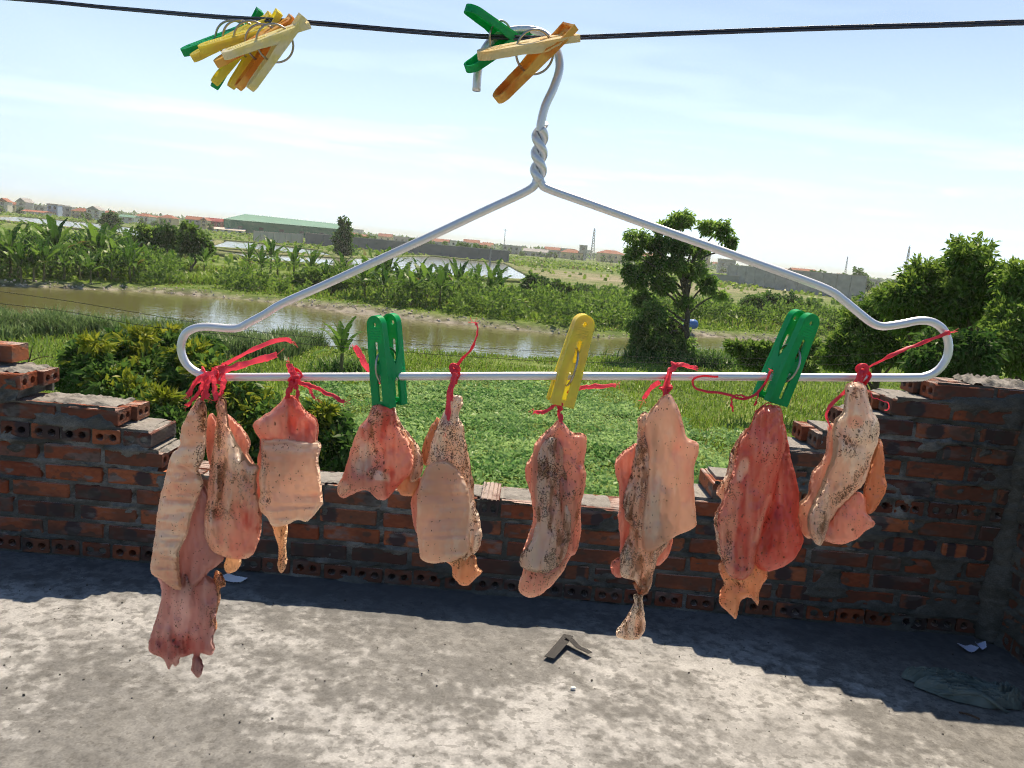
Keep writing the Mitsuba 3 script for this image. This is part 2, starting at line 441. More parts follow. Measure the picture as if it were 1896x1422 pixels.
def brick_section(holes=True, grooves=True, w=0.105, h=0.062):
    """Cross-section of the two-hole brick: width along x, height along y, lower left at 0."""
    c = 0.004
    top = []
    xs = np.linspace(0.016, w - 0.016, 4)
    for x in xs if grooves else []:
        top += [(x + 0.0025, h), (x + 0.002, h - 0.003), (x - 0.002, h - 0.003), (x - 0.0025, h)]
    top = sorted(top, key=lambda q: -q[0]) if False else top
    seq = [(c, 0), (w - c, 0), (w, c), (w, h - c), (w - c, h)]
    for x in (xs[::-1] if grooves else []):
        seq += [(x + 0.003, h), (x + 0.002, h - 0.0035), (x - 0.002, h - 0.0035), (x - 0.003, h)]
    seq += [(c, h), (0, h - c), (0, c)]
    hs = []
    if holes:
        a = np.linspace(0, 2 * np.pi, 10, endpoint=False)
        hs = [[(q + 0.0155 * math.cos(t), h * 0.48 + 0.0155 * math.sin(t)) for t in a[::-1]] for q in (w * 0.27, w * 0.73)]
    return Polygon(seq, hs)


SEC = {(hh, g): extrude(brick_section(hh, g), 1.0) for hh in (False, True) for g in (False, True)}
PLAIN = trimesh.creation.box((1, 1, 1))
_cb = box_v(0, 1, 0, 1, 0, 1)


def chamfer_box():
    """Unit box with chamfered edges, later scaled: 44 triangles."""
    import itertools
    v = []
    for s in itertools.product((0, 1), repeat=3):
        for ax in range(3):
            q = [c if i == ax else (0.0 if c == 0 else 1.0) for i, c in enumerate(s)]
            v.append([(c, i == ax) for i, c in enumerate(s)])
    return v


def stretcher_mesh(l, d, h, c=0.004):
    import manifold3d
    pts = []
    for x in (0, l):
        for y in (0, d):
            for z in (0, h):
                sx, sy, sz = (1 if x == 0 else -1), (1 if y == 0 else -1), (1 if z == 0 else -1)
                pts += [(x + sx * c, y + sy * c, z), (x + sx * c, y, z + sz * c), (x, y + sy * c, z + sz * c)]
    m = manifold3d.Manifold.hull_points(np.array(pts, float)).to_mesh()
    return np.array(m.vert_properties[:, :3], float), np.array(m.tri_verts)


_seed = [0]
outer = MB()          # bricks beyond the left edge of the frame


def put_brick(wall, x, y, z, kind, l=0.22, h=0.057, w=0.105, axis='x', holes=False, grooves=False, to=None):
    """One brick. kind 'S': its length lies along the wall; 'H': its end shows. to maps wall coordinates (along, into, up) to the world."""
    _seed[0] += 1
    if holes or grooves:
        v, f = SEC[(holes, grooves)]
        v = v.copy()
        v[:, 0] *= w / 0.105; v[:, 1] *= h / 0.062
        if kind == 'S':     # section x -> into, section y -> up, extrusion -> along
            V = np.stack([v[:, 2] * l, v[:, 0], v[:, 1]], 1); f = f[:, ::1]
        else:
            V = np.stack([v[:, 0], v[:, 2] * l, v[:, 1]], 1); f = f[:, ::-1]
    else:
        L, D = (l, w) if kind == 'S' else (w, l)
        V, f = stretcher_mesh(L, D, h)
    V = V + rng.normal(0, 0.0006, V.shape)
    size = V.max(0) - V.min(0)
    long_ = 0 if kind == 'S' else 1
    uv = np.stack([4 * _seed[0] + 0.02 + 0.96 * (V[:, long_] - V[:, long_].min()) / size[long_], (V[:, 2] - V[:, 2].min()) / size[2]], 1)
    if kind == 'H':
        uv[:, 0] = 4 * _seed[0] + 0.3 + 0.25 * (V[:, 0] - V[:, 0].min()) / size[0]
    mid = V.mean(0)
    yaw, tip = rng.normal(0, 0.006), rng.normal(0, 0.006)
    R = trimesh.transformations.euler_matrix(rng.normal(0, 0.004), tip, yaw)[:3, :3]
    V = (V - mid) @ R.T + mid + [x, y + rng.uniform(-0.003, 0.0035), z]
    if to is not None:
        V = to(V); f = f[:, ::-1]
    if wall == 'back_wall' and V[:, 0].max() < -2.35:
        outer.add(V, f, uv); return
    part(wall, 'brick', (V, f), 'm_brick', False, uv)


wall = thing('back_wall', 'low stepped wall of red hollow bricks across the back of the terrace', 'wall')
# span of each course along x (measured from the steps of the wall and of its shadow)
LEFT, RIGHT = -3.9, 2.14
right_end = {5: 0.641, 6: 0.785, 7: 0.918, 8: 1.027, 9: 1.153, 10: 1.28, 11: 1.406, 12: 1.552}
left_end = {5: -1.30, 6: -1.34, 7: -1.467, 8: -1.832}
spans = {}
for r in range(13):
    spans[r] = [(LEFT, RIGHT)] if r < 5 else ([(LEFT, left_end[r])] if r in left_end else []) + [(right_end[r], RIGHT)]
HEAD = {0, 6, 12}


def covered(r, x0, x1):
    """Is this stretch of course r under the next course?"""
    return any(a - 0.02 <= x0 and x1 <= b + 0.02 for a, b in spans.get(r + 1, []))


for r in range(13):
    z = FZ + r * CH + (0.033 if r == 8 else 0) + 0.008
    for si, (a, b) in enumerate(spans[r]):
        rising_left = r >= 5 and b < 0           # the left flight: its free end is b
        rising_right = r >= 5 and a > 0
        z_ = FZ + r * CH + 0.008 + (0.033 if (r == 8 and rising_left) else 0)
        if r in HEAD and not (r == 12):
            w, pitch = 0.102, 0.1175
            n = int((b - a + 0.01) / pitch)
            for i in range(n):
                x = (b - w - i * pitch) if not rising_right else a + i * pitch
                top = not covered(r, x, x + w)
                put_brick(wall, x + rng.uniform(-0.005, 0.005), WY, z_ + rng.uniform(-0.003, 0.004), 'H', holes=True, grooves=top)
        else:
            l, pitch = 0.216, 0.236
            x = b if not rising_right else a
            # a free end starts with a whole brick; inside the wall a half brick shifts the bond
            first = True
            while True:
                half = (not first and r % 2 == 0 and False)
                L = l if not (rng.random() < 0.07 and not first) else 0.105
                if first and r < 5 and r % 2:
                    L = 0.105
                x0 = x - L if not rising_right else x
                if x0 < LEFT - 0.1 or x0 + L > RIGHT + 0.12:
                    break
                free = first and r >= 5
                top = not covered(r, x0, x0 + L)
                jig = rng.uniform(-0.004, 0.004)
                if r == 4 and abs(x0 + L / 2 + 0.04) < 0.12:
                    pass                                   # gap with the odd brick set on edge, below
                else:
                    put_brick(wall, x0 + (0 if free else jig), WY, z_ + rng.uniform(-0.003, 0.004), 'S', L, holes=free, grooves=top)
                if (top or free) and r >= 4:
                    put_brick(wall, x0 + (0.02 * (-1 if rising_right else 1) if free else jig), WY + 0.114, z_ + rng.uniform(-0.003, 0.002), 'S', L, holes=free, grooves=top)
                x = (x0 - (pitch - l)) if not rising_right else x0 + L + (pitch - l)
                first = False
zt = FZ + 4 * CH + 0.008
put_brick(wall, -0.082, WY - 0.004, zt + 0.004, 'H', 0.22, 0.068, 0.074, holes=True, grooves=True)
put_brick(wall, -0.31, WY, zt, 'S', 0.215, grooves=True); put_brick(wall, 0.0, WY, zt, 'S', 0.2, grooves=True)
put_brick(wall, -0.31, WY + 0.114, zt, 'S', 0.215, grooves=True); put_brick(wall, 0.0, WY + 0.114, zt, 'S', 0.2, grooves=True)
# the odd brick lying loose on the left flight
put_brick(wall, -2.145, WY + 0.10, FZ + 9 * CH + 0.045, 'S', 0.22, 0.066, holes=False, grooves=True)
put_brick(wall, -2.39, WY + 0.09, FZ + 9 * CH + 0.043, 'S', 0.22, 0.066, holes=False, grooves=True)


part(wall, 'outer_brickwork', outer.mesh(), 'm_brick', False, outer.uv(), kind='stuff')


def mortar_face(spans_, y0, seed, to=None, heavy=None):
    """The mortar of one wall face: a rough sheet a little behind the bricks, smeared over them here and there."""
    mb = MB()
    for r in range(13):
        for a, b in spans_[r]:
            a_, b_ = a + 0.012, b - 0.012
            step = 0.0085
            xs = np.linspace(a_, b_, max(3, int((b_ - a_) / step))); zs = np.linspace(r * CH - 0.002, (r + 1) * CH - (0.006 if r == 12 else -0.002), 11)
            X, Z = np.meshgrid(xs, zs, indexing='ij')
            P = np.stack([X, X * 0 + seed, Z], -1)
            zc = (Z / CH) % 1.0
            joint = np.clip(1 - np.minimum(zc, 1 - zc) / 0.16, 0, 1)
            s = meshkit.fbm(P * [7, 1, 11], 4, seed)
            heavy_ = 0 if heavy is None else heavy(X, Z)
            over = np.clip((s + 0.10 * joint + heavy_ - 0.575) / 0.06, 0, 1)
            out = -0.0065 + 0.005 * joint + 0.010 * (meshkit.fbm(P * [30, 1, 30], 3, seed + 4) - 0.5) + over * 0.0155
            out -= 0.014 * np.clip((meshkit.fbm(P * [16, 1, 22], 3, seed + 9) - 0.63) / 0.08, 0, 1)
            v = np.stack([X, y0 - out, Z + FZ], -1).reshape(-1, 3)
            n, m = X.shape
            i, j = np.meshgrid(np.arange(n - 1), np.arange(m - 1), indexing='ij')
            f = np.stack([i * m + j, (i + 1) * m + j, (i + 1) * m + j + 1, i * m + j + 1], -1).reshape(-1, 4)
            # leave the ends of header bricks open where the sheet is not smeared over them
            mb.add(v, f)
    return mb


holes_keep = []


def cut_holes(mb, headers, y):
    """Drop mortar cells lying over the open holes of header bricks."""
    V, Fc = mb.mesh()
    c = V[Fc].mean(1)
    drop = np.zeros(len(Fc), bool)
    for (hx, hz) in headers:
        near = (np.abs(c[:, 0] - hx) < 0.017) & (np.abs(c[:, 2] - hz) < 0.017)
        drop |= near & ((c[:, 0] - hx) ** 2 + (c[:, 2] - hz) ** 2 < 0.0155 ** 2)
    return V, Fc[~drop]


def heavy_right(X, Z):
    n = meshkit.fbm(np.stack([X * 5, X * 0, Z * 6], -1), 3, 77)
    return 0.20 * np.clip((X - 1.45) / 0.3, 0, 1) * np.clip((n - 0.35) * 4, 0, 1) - 0.035 - 0.03 * (X < 1.2)


mb = mortar_face(spans, WY, 5, heavy=heavy_right)
heads = []
for r in (0, 6):
    for a, b in spans[r]:
        n = int((b - a + 0.01) / 0.1175)
        for i in range(n):
            x = (b - 0.102 - i * 0.1175) if not (r >= 5 and a > 0) else a + i * 0.1175
            if rng.random() < 0.8:
                heads += [(x + 0.105 * 0.27, FZ + r * CH + 0.038), (x + 0.105 * 0.73, FZ + r * CH + 0.038)]
V, Fc = cut_holes(mb, heads, WY)
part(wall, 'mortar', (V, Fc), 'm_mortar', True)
# core of the wall, and rough mortar beds on the steps
mb = MB()
for r in range(13):
    for a, b in spans[r]:
        deep = 0.07 if r in (0, 6) else 0.025
        mb.add(*box_m(a + 0.03, b - 0.03, WY + deep, WY + WD - 0.012, FZ + r * CH, FZ + (r + 1) * CH - (0.018 if not covered(r, a + 0.3, b - 0.3) else 0)))
part(wall, 'mortar_core', mb.mesh(), 'm_mortar')


def lumpy(x0, x1, y0, y1, z, h, seed, step=0.01):
    xs, ys = np.linspace(x0, x1, max(4, int((x1 - x0) / step))), np.linspace(y0, y1, max(4, int((y1 - y0) / step)))
    X, Y = np.meshgrid(xs, ys, indexing='ij')
    P = np.stack([X, Y, X * 0], -1)
    ex = np.minimum(np.minimum(X - x0, x1 - X) / 0.03, np.minimum(Y - y0, y1 - Y) / 0.03)
    hh = h * np.clip(ex, 0, 1) ** 0.5 * (0.1 + 1.5 * meshkit.fbm(P * 22, 4, seed)) - 0.006 + h * 0.8 * np.clip((meshkit.fbm(P * 60, 2, seed + 1) - .55) * 5, 0, 1)
    v = np.stack([X, Y, z + hh], -1).reshape(-1, 3)
    n, m = X.shape
    i, j = np.meshgrid(np.arange(n - 1), np.arange(m - 1), indexing='ij')
    return v, np.stack([i * m + j, (i + 1) * m + j, (i + 1) * m + j + 1, i * m + j + 1], -1).reshape(-1, 4)


mb = MB()
for q, (x0, x1, z) in enumerate([(-1.83, -1.50, 8), (-1.47, -1.35, 7), (-1.33, -1.29, 6), (-2.3, -1.84, 9.42) , (0.65, 0.78, 6), (0.93, 1.02, 8), (1.29, 1.40, 11), (1.41, 1.55, 12), (1.72, 2.14, 13)]):
    mb.add(*lumpy(x0, x1, WY + 0.02 + 0.05 * rng.random(), WY + WD - 0.01, FZ + z * CH - 0.004, 0.010 if x1 < 1.7 else 0.018, 40 + q))
for q in range(7):
    x = rng.uniform(-1.1, 0.5)
    mb.add(*lumpy(x, x + rng.uniform(0.1, 0.3), WY + 0.06, WY + WD - 0.02, FZ + 5 * CH - 0.003, 0.006, 60 + q))
part(wall, 'mortar_bed', mb.mesh(), 'm_mortar', True)
mb = MB()                                            # render on the far side of the wall
for r in range(13):
    for a, b in spans[r]:
        mb.add(*box_m(a + 0.004, b - 0.004, WY + WD - 0.01, WY + WD + 0.004, FZ + r * CH - 0.002 * 0, FZ + (r + 1) * CH - 0.02))
part(wall, 'back_render', mb.mesh(), 'm_mortar')

# side wall running towards the viewer on the right
side = thing('side_wall', 'dark brick wall at the right edge, meeting the stepped wall at the corner', 'wall')
SX = 1.93


def to_side(V):      # (along, into, up) -> along = towards the viewer
    return np.stack([SX + V[:, 1], WY - V[:, 0], V[:, 2]], 1)


sspans = {r: [(0.004, 2.6)] for r in range(13)}
for r in range(13):
    z = FZ + r * CH + 0.008
    if r in HEAD:
        for i in range(20):
            put_brick(side, 0.02 + i * 0.1175, 0, z, 'H', 0.20, holes=True, grooves=r == 12, to=to_side)
    else:
        x = 0.0 - (0.11 if r % 2 else 0.0)
        while x < 2.4:
            l = 0.22 if x >= 0 else 0.1
            x0 = max(x, 0.005)
            put_brick(side, x0, 0, z, 'S', l, grooves=False, to=to_side)
            x = x0 + l + 0.013
mb = mortar_face(sspans, 0, 31, heavy=lambda X, Z: 0.02 + 0.25 * np.clip(1 - X / 0.10, 0, 1))
V, Fc = mb.mesh(); V = to_side(V)
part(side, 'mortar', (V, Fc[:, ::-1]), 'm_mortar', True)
part(side, 'mortar_core', box_m(SX + 0.04, SX + 0.2, WY - 2.6, WY - 0.01, FZ, FZ + 13 * CH - 0.01), 'm_mortar')
# rough mortar fillet in the corner and along the foot of the walls
zs = np.linspace(FZ, FZ + 12.8 * CH, 120)
P = np.stack([zs * 0 + SX - 0.004, zs * 0 + WY - 0.004, zs], 1)
rad = 0.022 + 0.03 * meshkit.fbm(np.stack([zs * 9, zs * 0, zs * 0], 1), 3, 4) + 0.02 * np.clip((FZ + 0.55 - zs) / 0.3, 0, 1)
v, f = tube(P, rad, 14)
v[:, :2] += 0.016 * (meshkit.fbm(v * 45, 3, 6)[:, None] - 0.5) * [1.6, 1.6]
part(wall, 'corner_fillet', (v, f), 'm_mortar', True)

# ---------------------------------------------------------------- litter on the floor
def floor_at(px, py):
    return on(px, py, FZ)


def strip(path, width, z0=0.004, lift=None):
    P = resample(np.asarray(path)[:, :2], 24)
    t = np.gradient(P, axis=0); t /= np.linalg.norm(t, axis=1, keepdims=True)
    nrm = np.stack([-t[:, 1], t[:, 0]], 1)
    zz = FZ + z0 + (0 if lift is None else lift(np.linspace(0, 1, 24)))
    a = np.c_[P + nrm * width / 2, np.broadcast_to(zz, 24)]; b = np.c_[P - nrm * width / 2, np.broadcast_to(zz + 0.004, 24)]
    v = np.vstack([a, b, a + [0, 0, 0.0015], b + [0, 0, 0.0015]])
    i = np.arange(23)
    q = lambda p, r: np.stack([p * 24 + i, p * 24 + i + 1, r * 24 + i + 1, r * 24 + i], 1)
    return v, np.vstack([q(2, 3), q(1, 0), q(0, 2), q(3, 1)])


mb = MB()
mb.add(*strip([floor_at(1016, 1224), floor_at(1034, 1206), floor_at(1051, 1190)], 0.036, 0.006, lambda t: 0.004 + 0.016 * t ** 2))
mb.add(*strip([floor_at(1049, 1193), floor_at(1070, 1206), floor_at(1092, 1217)], 0.026, 0.012, lambda t: 0.014 * (1 - t) ** 2 + 0.002 * np.sin(9 * t)))
k = thing('rubber_strip', 'bent black rubber strip lying folded on the sunlit concrete', 'strip')
solo(k, mb.mesh(), 'm_black')
m = trimesh.creation.icosphere(subdivisions=2); v = np.array(m.vertices) * [0.009, 0.006, 0.0045]; v += 0.0016 * (meshkit.noise(v * 250, 3)[:, None] - 0.5)
k = thing('pebble', 'small white pebble on the sunlit concrete below the black strip', 'pebble')
solo(k, (v + floor_at(1061, 1277) + [0, 0, 0.006], np.array(m.faces)), 'm_pebble', True)


def crumple(cx, cy, sx, sy, h, rot, seed, n=60, mat='m_cloth', fold=9.0, outline=None):
    g = np.linspace(-1, 1, n)
    X, Y = np.meshgrid(g, g, indexing='ij')
    a = np.arctan2(Y, X); rr = np.maximum(np.abs(X), np.abs(Y)); s = np.where(rr > 0, rr / np.maximum(np.hypot(X, Y), 1e-9), 1)
    X, Y = X * s, Y * s                       # square to disc
    P = np.stack([X * 1.3, Y * 1.3, X * 0 + seed], -1)
    edge = 0.78 + 0.44 * meshkit.fbm(np.stack([np.cos(a) * 1.6, np.sin(a) * 1.6, a * 0 + seed], -1), 3, seed)
    rid = 1 - np.abs(2 * meshkit.fbm(P * [fold * .35, fold * .9, 1] * 0.5 + seed, 3, seed) - 1) * 2.2
    rid2 = 1 - np.abs(2 * meshkit.fbm(P * fold * 0.8, 2, seed + 5) - 1) * 2
    R = np.hypot(X, Y)
    Z = h * (0.25 + 0.95 * np.clip(rid, 0, 1) ** 1.3 + 0.16 * rid2) * np.clip((1 - R) / 0.14, 0, 1) ** 0.5 * (0.55 + 0.45 * np.cos(R * 1.4))
    x, y = X * edge * sx, Y * edge * sy
    c, s_ = math.cos(rot), math.sin(rot)
    v = np.stack([cx + c * x - s_ * y, cy + s_ * x + c * y, FZ + 0.005 + np.maximum(Z, 0)], -1).reshape(-1, 3)
    i, j = np.meshgrid(np.arange(n - 1), np.arange(n - 1), indexing='ij')
    return v, np.stack([i * n + j, (i + 1) * n + j, (i + 1) * n + j + 1, i * n + j + 1], -1).reshape(-1, 4)


k = thing('crumpled_rag', 'crumpled grey green rag lying in the shade of the right corner', 'rag')
c0 = floor_at(1790, 1288)
mb = MB(); mb.add(*crumple(c0[0], c0[1] + 0.0, 0.165, 0.068, 0.040, -0.30, 3, 110, fold=7)); mb.add(*crumple(c0[0] - 0.05, c0[1] + 0.05, 0.13, 0.03, 0.045, -0.25, 9, 60, fold=7))
q = floor_at(1858, 1300); mb.add(*crumple(q[0], q[1], 0.055, 0.05, 0.05, 0.5, 14, 50, fold=6))
solo(k, mb.mesh(), 'm_cloth', True)
mb_f = []
for q_ in range(6):                                     # folds of the rag, lying along it
    e_ = np.random.default_rng(400 + q_)
    t_ = np.linspace(-1, 1, 26); off = -0.05 + 0.018 * q_
    lx = t_ * 0.17 * e_.uniform(.55, .95) + e_.uniform(-.03, .03); ly = off + 0.018 * np.sin(t_ * e_.uniform(2, 4) + e_.uniform(0, 6))
    cr_, sr_ = math.cos(-0.30), math.sin(-0.30)
    Pq = np.stack([c0[0] + cr_ * lx - sr_ * ly, c0[1] + sr_ * lx + cr_ * ly, FZ + 0.030 + 0.008 * np.sin(t_ * 5 + q_) - 0.022 * t_ ** 2], 1)
    mb_f.append(tube(Pq, 0.010 * (1.05 - t_ ** 2) ** 0.5 * (0.7 + 0.6 * meshkit.fbm(np.c_[t_ * 4, t_ * 0 + q_, t_ * 0], 2)), 9, flat=0.75, ref_up=(0, 0, 1)))
mb2 = MB()
for v_, f_ in [mb.mesh()] + mb_f:
    mb2.add(v_, f_)
scene[k] = mikit.ply(mb2.mesh(), 'm_cloth', True)


def scrap(q, a_, b_, h, n=7):
    g_ = np.linspace(-1, 1, n)
    v = np.array([q + a_ * u_ + b_ * w_ * (1 - .35 * u_ * (u_ > 0)) + [0, 0, .006 + h * abs(u_ + .3 * w_)] for u_ in g_ for w_ in g_])
    f = np.array([[i_ * n + j_, i_ * n + j_ + 1, i_ * n + n + j_ + 1, i_ * n + n + j_] for i_ in range(n - 1) for j_ in range(n - 1)])
    return v, f


k = thing('foil_wrapper', 'small torn bluish foil wrapper in the shaded right corner', 'wrapper')
q = floor_at(1800, 1204); mb = MB()
mb.add(*scrap(q + [-.018, -.004, 0], np.array([.030, .008, 0]), np.array([.008, -.024, 0]), .010)); mb.add(*scrap(q + [.034, .012, .004], np.array([.018, -.004, 0]), np.array([.010, .024, 0]), .016))
solo(k, mb.mesh(), 'm_foil')
k = thing('paper_scrap', 'white paper scrap at the foot of the wall, left of the middle', 'paper')
v, f = scrap(floor_at(432, 1075), np.array([.046, -.012, 0]), np.array([.012, .026, 0]), .006)
solo(k, (v, f), 'm_paper')
k = thing('twig', 'thin dry twig on the shaded concrete under the rag', 'twig')
solo(k, tube(smooth_path([floor_at(1775, 1322) + [0, 0, .006], floor_at(1795, 1330) + [0, 0, .012], floor_at(1813, 1336) + [0, 0, .008]], 8), 0.003, 6), 'm_twig', True)
r2 = np.random.default_rng(12)
mb = MB()
for _ in range(420):
    x, y = r2.uniform(-1.9, 1.9), r2.uniform(0.9, 2.88)
    s = r2.uniform(0.0012, 0.0035) * (1.5 if r2.random() < 0.06 else 1)
    o = trimesh.creation.icosphere(subdivisions=0)
    mb.add(np.array(o.vertices) * s * r2.uniform(0.6, 1.3, 3) + [x, y, FZ + s * 0.5], np.array(o.faces))
k = thing('grit', 'loose grit and crumbs of mortar scattered over the concrete', None, None, 'stuff')
solo(k, mb.mesh(), 'm_mortar')
# ---------------------------------------------------------------- clothes line, hanger, pegs
HY = 0.44                                    # the hanger hangs at this distance


def norm_(v):
    return np.asarray(v, float) / np.linalg.norm(v)


def pts3(lst, Y=HY):
    return np.array([at(p[0], p[1], p[2] if len(p) > 2 else Y) for p in lst])


line_px = [(-700, -50, .95), (-60, -8, .62), (200, 14, .57), (400, 31, .50), (560, 41, .452), (760, 58, .448), (905, 68, .447), (1040, 70, .446), (1250, 62, .44),
           (1500, 53, .42), (1750, 46, .395), (1960, 40, .37), (2500, 32, .33)]
Q = pts3(line_px)
Q = np.vstack([Q[0] + (Q[0] - Q[1]) * 6 + [0, 0, .25], Q[0] + (Q[0] - Q[1]) * 3 + [0, 0, .08], Q, Q[-1] + norm_(Q[-1] - Q[-2]) * 0.5, Q[-1] + norm_(Q[-1] - Q[-2]) * 2.0 + [0, 0, .15]])
P = resample(smooth_path(Q, 600), 500)
k = thing('clothes_line', 'thin dark doubled cord running across the top of the view', 'clothes line')
ph = np.linspace(0, 60, 500)
for s in (0, math.pi):
    off = np.stack([ph * 0, np.cos(s) * 0.0002 + 0 * ph, np.cos(s) * (0.00066 + 0.00006 * np.sin(0.5 * ph))], 1)
    part(k, 'strand', tube(P + off, 0.00068 + 0.00003 * np.sin(ph * 1.3), 8), 'm_rope', True)

HR = 0.0023
hang = thing('wire_hanger', 'bare aluminium wire coat hanger hooked over the cord', 'coat hanger')
hook = [(882, 168, .447), (886, 125, .448), (900, 88, .450), (925, 64, .453), (965, 55, .455), (1005, 62, .455), (1029, 90, .452), (1036, 124, .448), (1026, 160, .444), (1010, 195, .441), (1002, 226, .44), (1000, 244, .44)]
part(hang, 'hook', tube(smooth_path(pts3(hook), 90), HR, 14), 'm_aluminium', True)
zs = np.linspace(0, 1, 110)
ax0, ax1 = at(1001, 226, HY), at(996, 334, HY)
for s in (0, math.pi):
    a = zs * 2 * math.pi * 1.75 + s + 0.4
    w = HR * (1.02 - 0.0 * zs)
    Pn = ax0 + (ax1 - ax0) * zs[:, None] + np.stack([np.cos(a) * w, np.sin(a) * w, a * 0], 1)
    if s:
        Pn = Pn[14:]
    part(hang, 'twisted_neck', tube(Pn, HR, 12), 'm_aluminium', True)
body = [(999, 330), (1003, 340), (1016, 350), (1100, 380), (1250, 434), (1400, 487), (1500, 523), (1540, 540), (1562, 556), (1595, 583), (1615, 598), (1635, 604), (1668, 600), (1700, 594), (1725, 596), (1746, 610),
        (1756, 635), (1753, 662), (1738, 684), (1716, 696), (1690, 699), (1600, 699), (1300, 697), (1000, 696), (700, 697), (450, 698), (395, 697), (366, 690), (344, 672), (335, 645), (342, 620), (360, 608), (385, 605),
        (425, 608), (445, 606), (462, 597), (490, 582), (525, 561), (600, 528), (700, 482), (800, 436), (900, 389), (965, 359), (988, 345), (994, 332)]
part(hang, 'shoulder_wire', tube(smooth_path(pts3(body), 420), HR, 14), 'm_aluminium', True)


def norm(v):
    return np.asarray(v, float) / np.linalg.norm(v)


def arm_meshes(side, gap, s, ang, slots=True):
    """One arm of a peg in peg space (x width, y opening, z from jaw to handle), metres."""
    L, wb, wt, zp = 60.0, 15.5, 13.0, 24.0
    a = np.linspace(0, np.pi, 13)
    out = [(-wb / 2, 0), (wb / 2, 0), (wb / 2, 20)] + [(wt / 2 * math.cos(t), L - wt / 2 + wt / 2 * math.sin(t)) for t in a] + [(-wb / 2, 20)]
    P = Polygon(out)
    cut = Point(0, L - 6).buffer(1.5, 5)
    cut = cut.union(LineString([(0, 30), (0, 42)]).buffer(1.5, 4)).union(sbox(-1.6, 4, 1.6, 22))
    V, Fc = extrude(P.difference(cut), 1.5)
    mb = MB()
    to = lambda v: np.stack([v[:, 0], -(v[:, 2] + gap), v[:, 1]], 1)     # plate lies at y = -gap .. -gap-1.5, outer side is -y
    mb.add(to(V), Fc)
    prof = Polygon([(0, 0), (0, 46), (3.4, 46), (3.4, 36), (gap + 0.1, 27.5), (gap + 0.1, 20.5), (gap * 0.62, 16), (gap * 0.5, 9), (gap * .6, 0)])
    V, Fc = extrude(prof, 1.2)
    for x in (-wb / 2 + 0.05, wb / 2 - 1.25):
        v = np.stack([V[:, 2] + x, V[:, 0] - gap, V[:, 1]], 1)
        taper = np.where(v[:, 2] > 20, 1 - (v[:, 2] - 20) / 40 * 0.16, 1)
        v[:, 0] *= taper
        mb.add(v, Fc)
    rim = P.difference(P.buffer(-1.3)).intersection(sbox(-20, 45.9, 20, L + 1))
    V, Fc = extrude(rim, 3.3)
    mb.add(np.stack([V[:, 0], V[:, 2] - gap + 0.004, V[:, 1]], 1), Fc[:, ::-1])
    for z in (0.6,):                                     # closed jaw end
        mb.add(*box_m(-wb / 2 + 0.1, wb / 2 - 0.1, -gap - 0.02, -gap + gap * 0.55, z - 0.55, z + 0.9))
    for z in np.arange(45, 53, 1.6):                       # finger grip ribs
        mb.add(*tube([[-4.3, -gap - 1.5, z], [4.3, -gap - 1.5, z]], 0.42, 6))
    V, Fc = mb.mesh()
    c, d = math.cos(ang), math.sin(ang)
    y, z = V[:, 1], V[:, 2] - zp
    V = np.stack([V[:, 0], c * y - d * z, d * y + c * z + zp], 1)
    if side > 0:
        V[:, 1] *= -1; Fc = Fc[:, ::-1]
    return V * s * 1e-3, Fc


def peg(label, jaw, handle, n, mats, opening=16.0, gap=5.0, s=0.88, group=None, ring=(11.5, 12.5), ring_shift=0.0):
    """jaw, handle: points of the axis; n: direction from the first arm to the second."""
    k = thing('clothes_peg', label, 'clothes peg', group)
    z = norm(handle - jaw); y = norm(np.asarray(n) - z * (z @ np.asarray(n))); x = np.cross(y, z)
    M = np.stack([x, y, z], 1)
    a = math.radians(opening / 2)
    for side, m in ((-1, mats[0]), (1, mats[1])):
        V, Fc = arm_meshes(side, gap, s, a)
        part(k, 'arm', (V @ M.T + jaw, Fc), m, 25)
    t = np.linspace(-0.5 * np.pi + 0.35, 1.5 * np.pi - 0.15, 50)
    wob = 0.5 * np.sin(t * 0.5)
    R = np.stack([wob + ring_shift, ring[0] * np.cos(t), 25.5 + ring[1] * np.sin(t)], 1) * s * 1e-3
    part(k, 'spring_wire', tube(R @ M.T + jaw, 0.00062 * s / 0.88, 8, ref_up=x), 'm_wire', True)
    return k


G, Yl, CR, OR, TN = 'm_green_plastic', 'm_yellow_plastic', 'm_cream_plastic', 'm_orange_plastic', 'm_tan_plastic'
peg('green clothes peg standing upright on the hanger rod, left of the middle', at(722, 750, .44), at(710, 578, .44), (0.50, 0.82, 0.06), (G, G), 2, 7.5, 0.86)
peg('yellow clothes peg standing on the hanger rod in the middle', at(1036, 748, .44), at(1087, 575, .44), (-0.16, 0.97, 0.0), (Yl, Yl), -7, 5.2, 0.87)
peg('green clothes peg tilted to the right on the hanger rod above the dark red meat', at(1425, 742, .44), at(1495, 572, .44), (-0.30, 0.88, 0.34), (G, G), -1, 6.8, 0.88)
U = (-0.50, -0.50, 0.70)
grp = None
lp = [('pale cream clothes peg in front of the bunch on the cord', (566, 37, .440), (452, 124, .436), (CR, CR), 34),
      ('orange red clothes peg second from the right in the bunch on the cord', (543, 34, .452), (442, 122, .450), (OR, OR), 24),
      ('yellow clothes peg in the middle of the bunch on the cord', (525, 32, .462), (424, 108, .460), (Yl, Yl), 40),
      ('yellow clothes peg next to the green one in the bunch on the cord', (503, 29, .474), (400, 112, .472), (Yl, Yl), 24),
      ('green clothes peg at the left end of the bunch on the cord', (489, 28, .486), (394, 108, .484), (G, G), 38)]
for lab, j, h, m, o in lp:
    peg(lab, at(*j), at(*h), (0.50, 0.50, -0.70), m, o - 3, 4.2, 0.80 * j[2] / .445, ring=(12, 11.5))
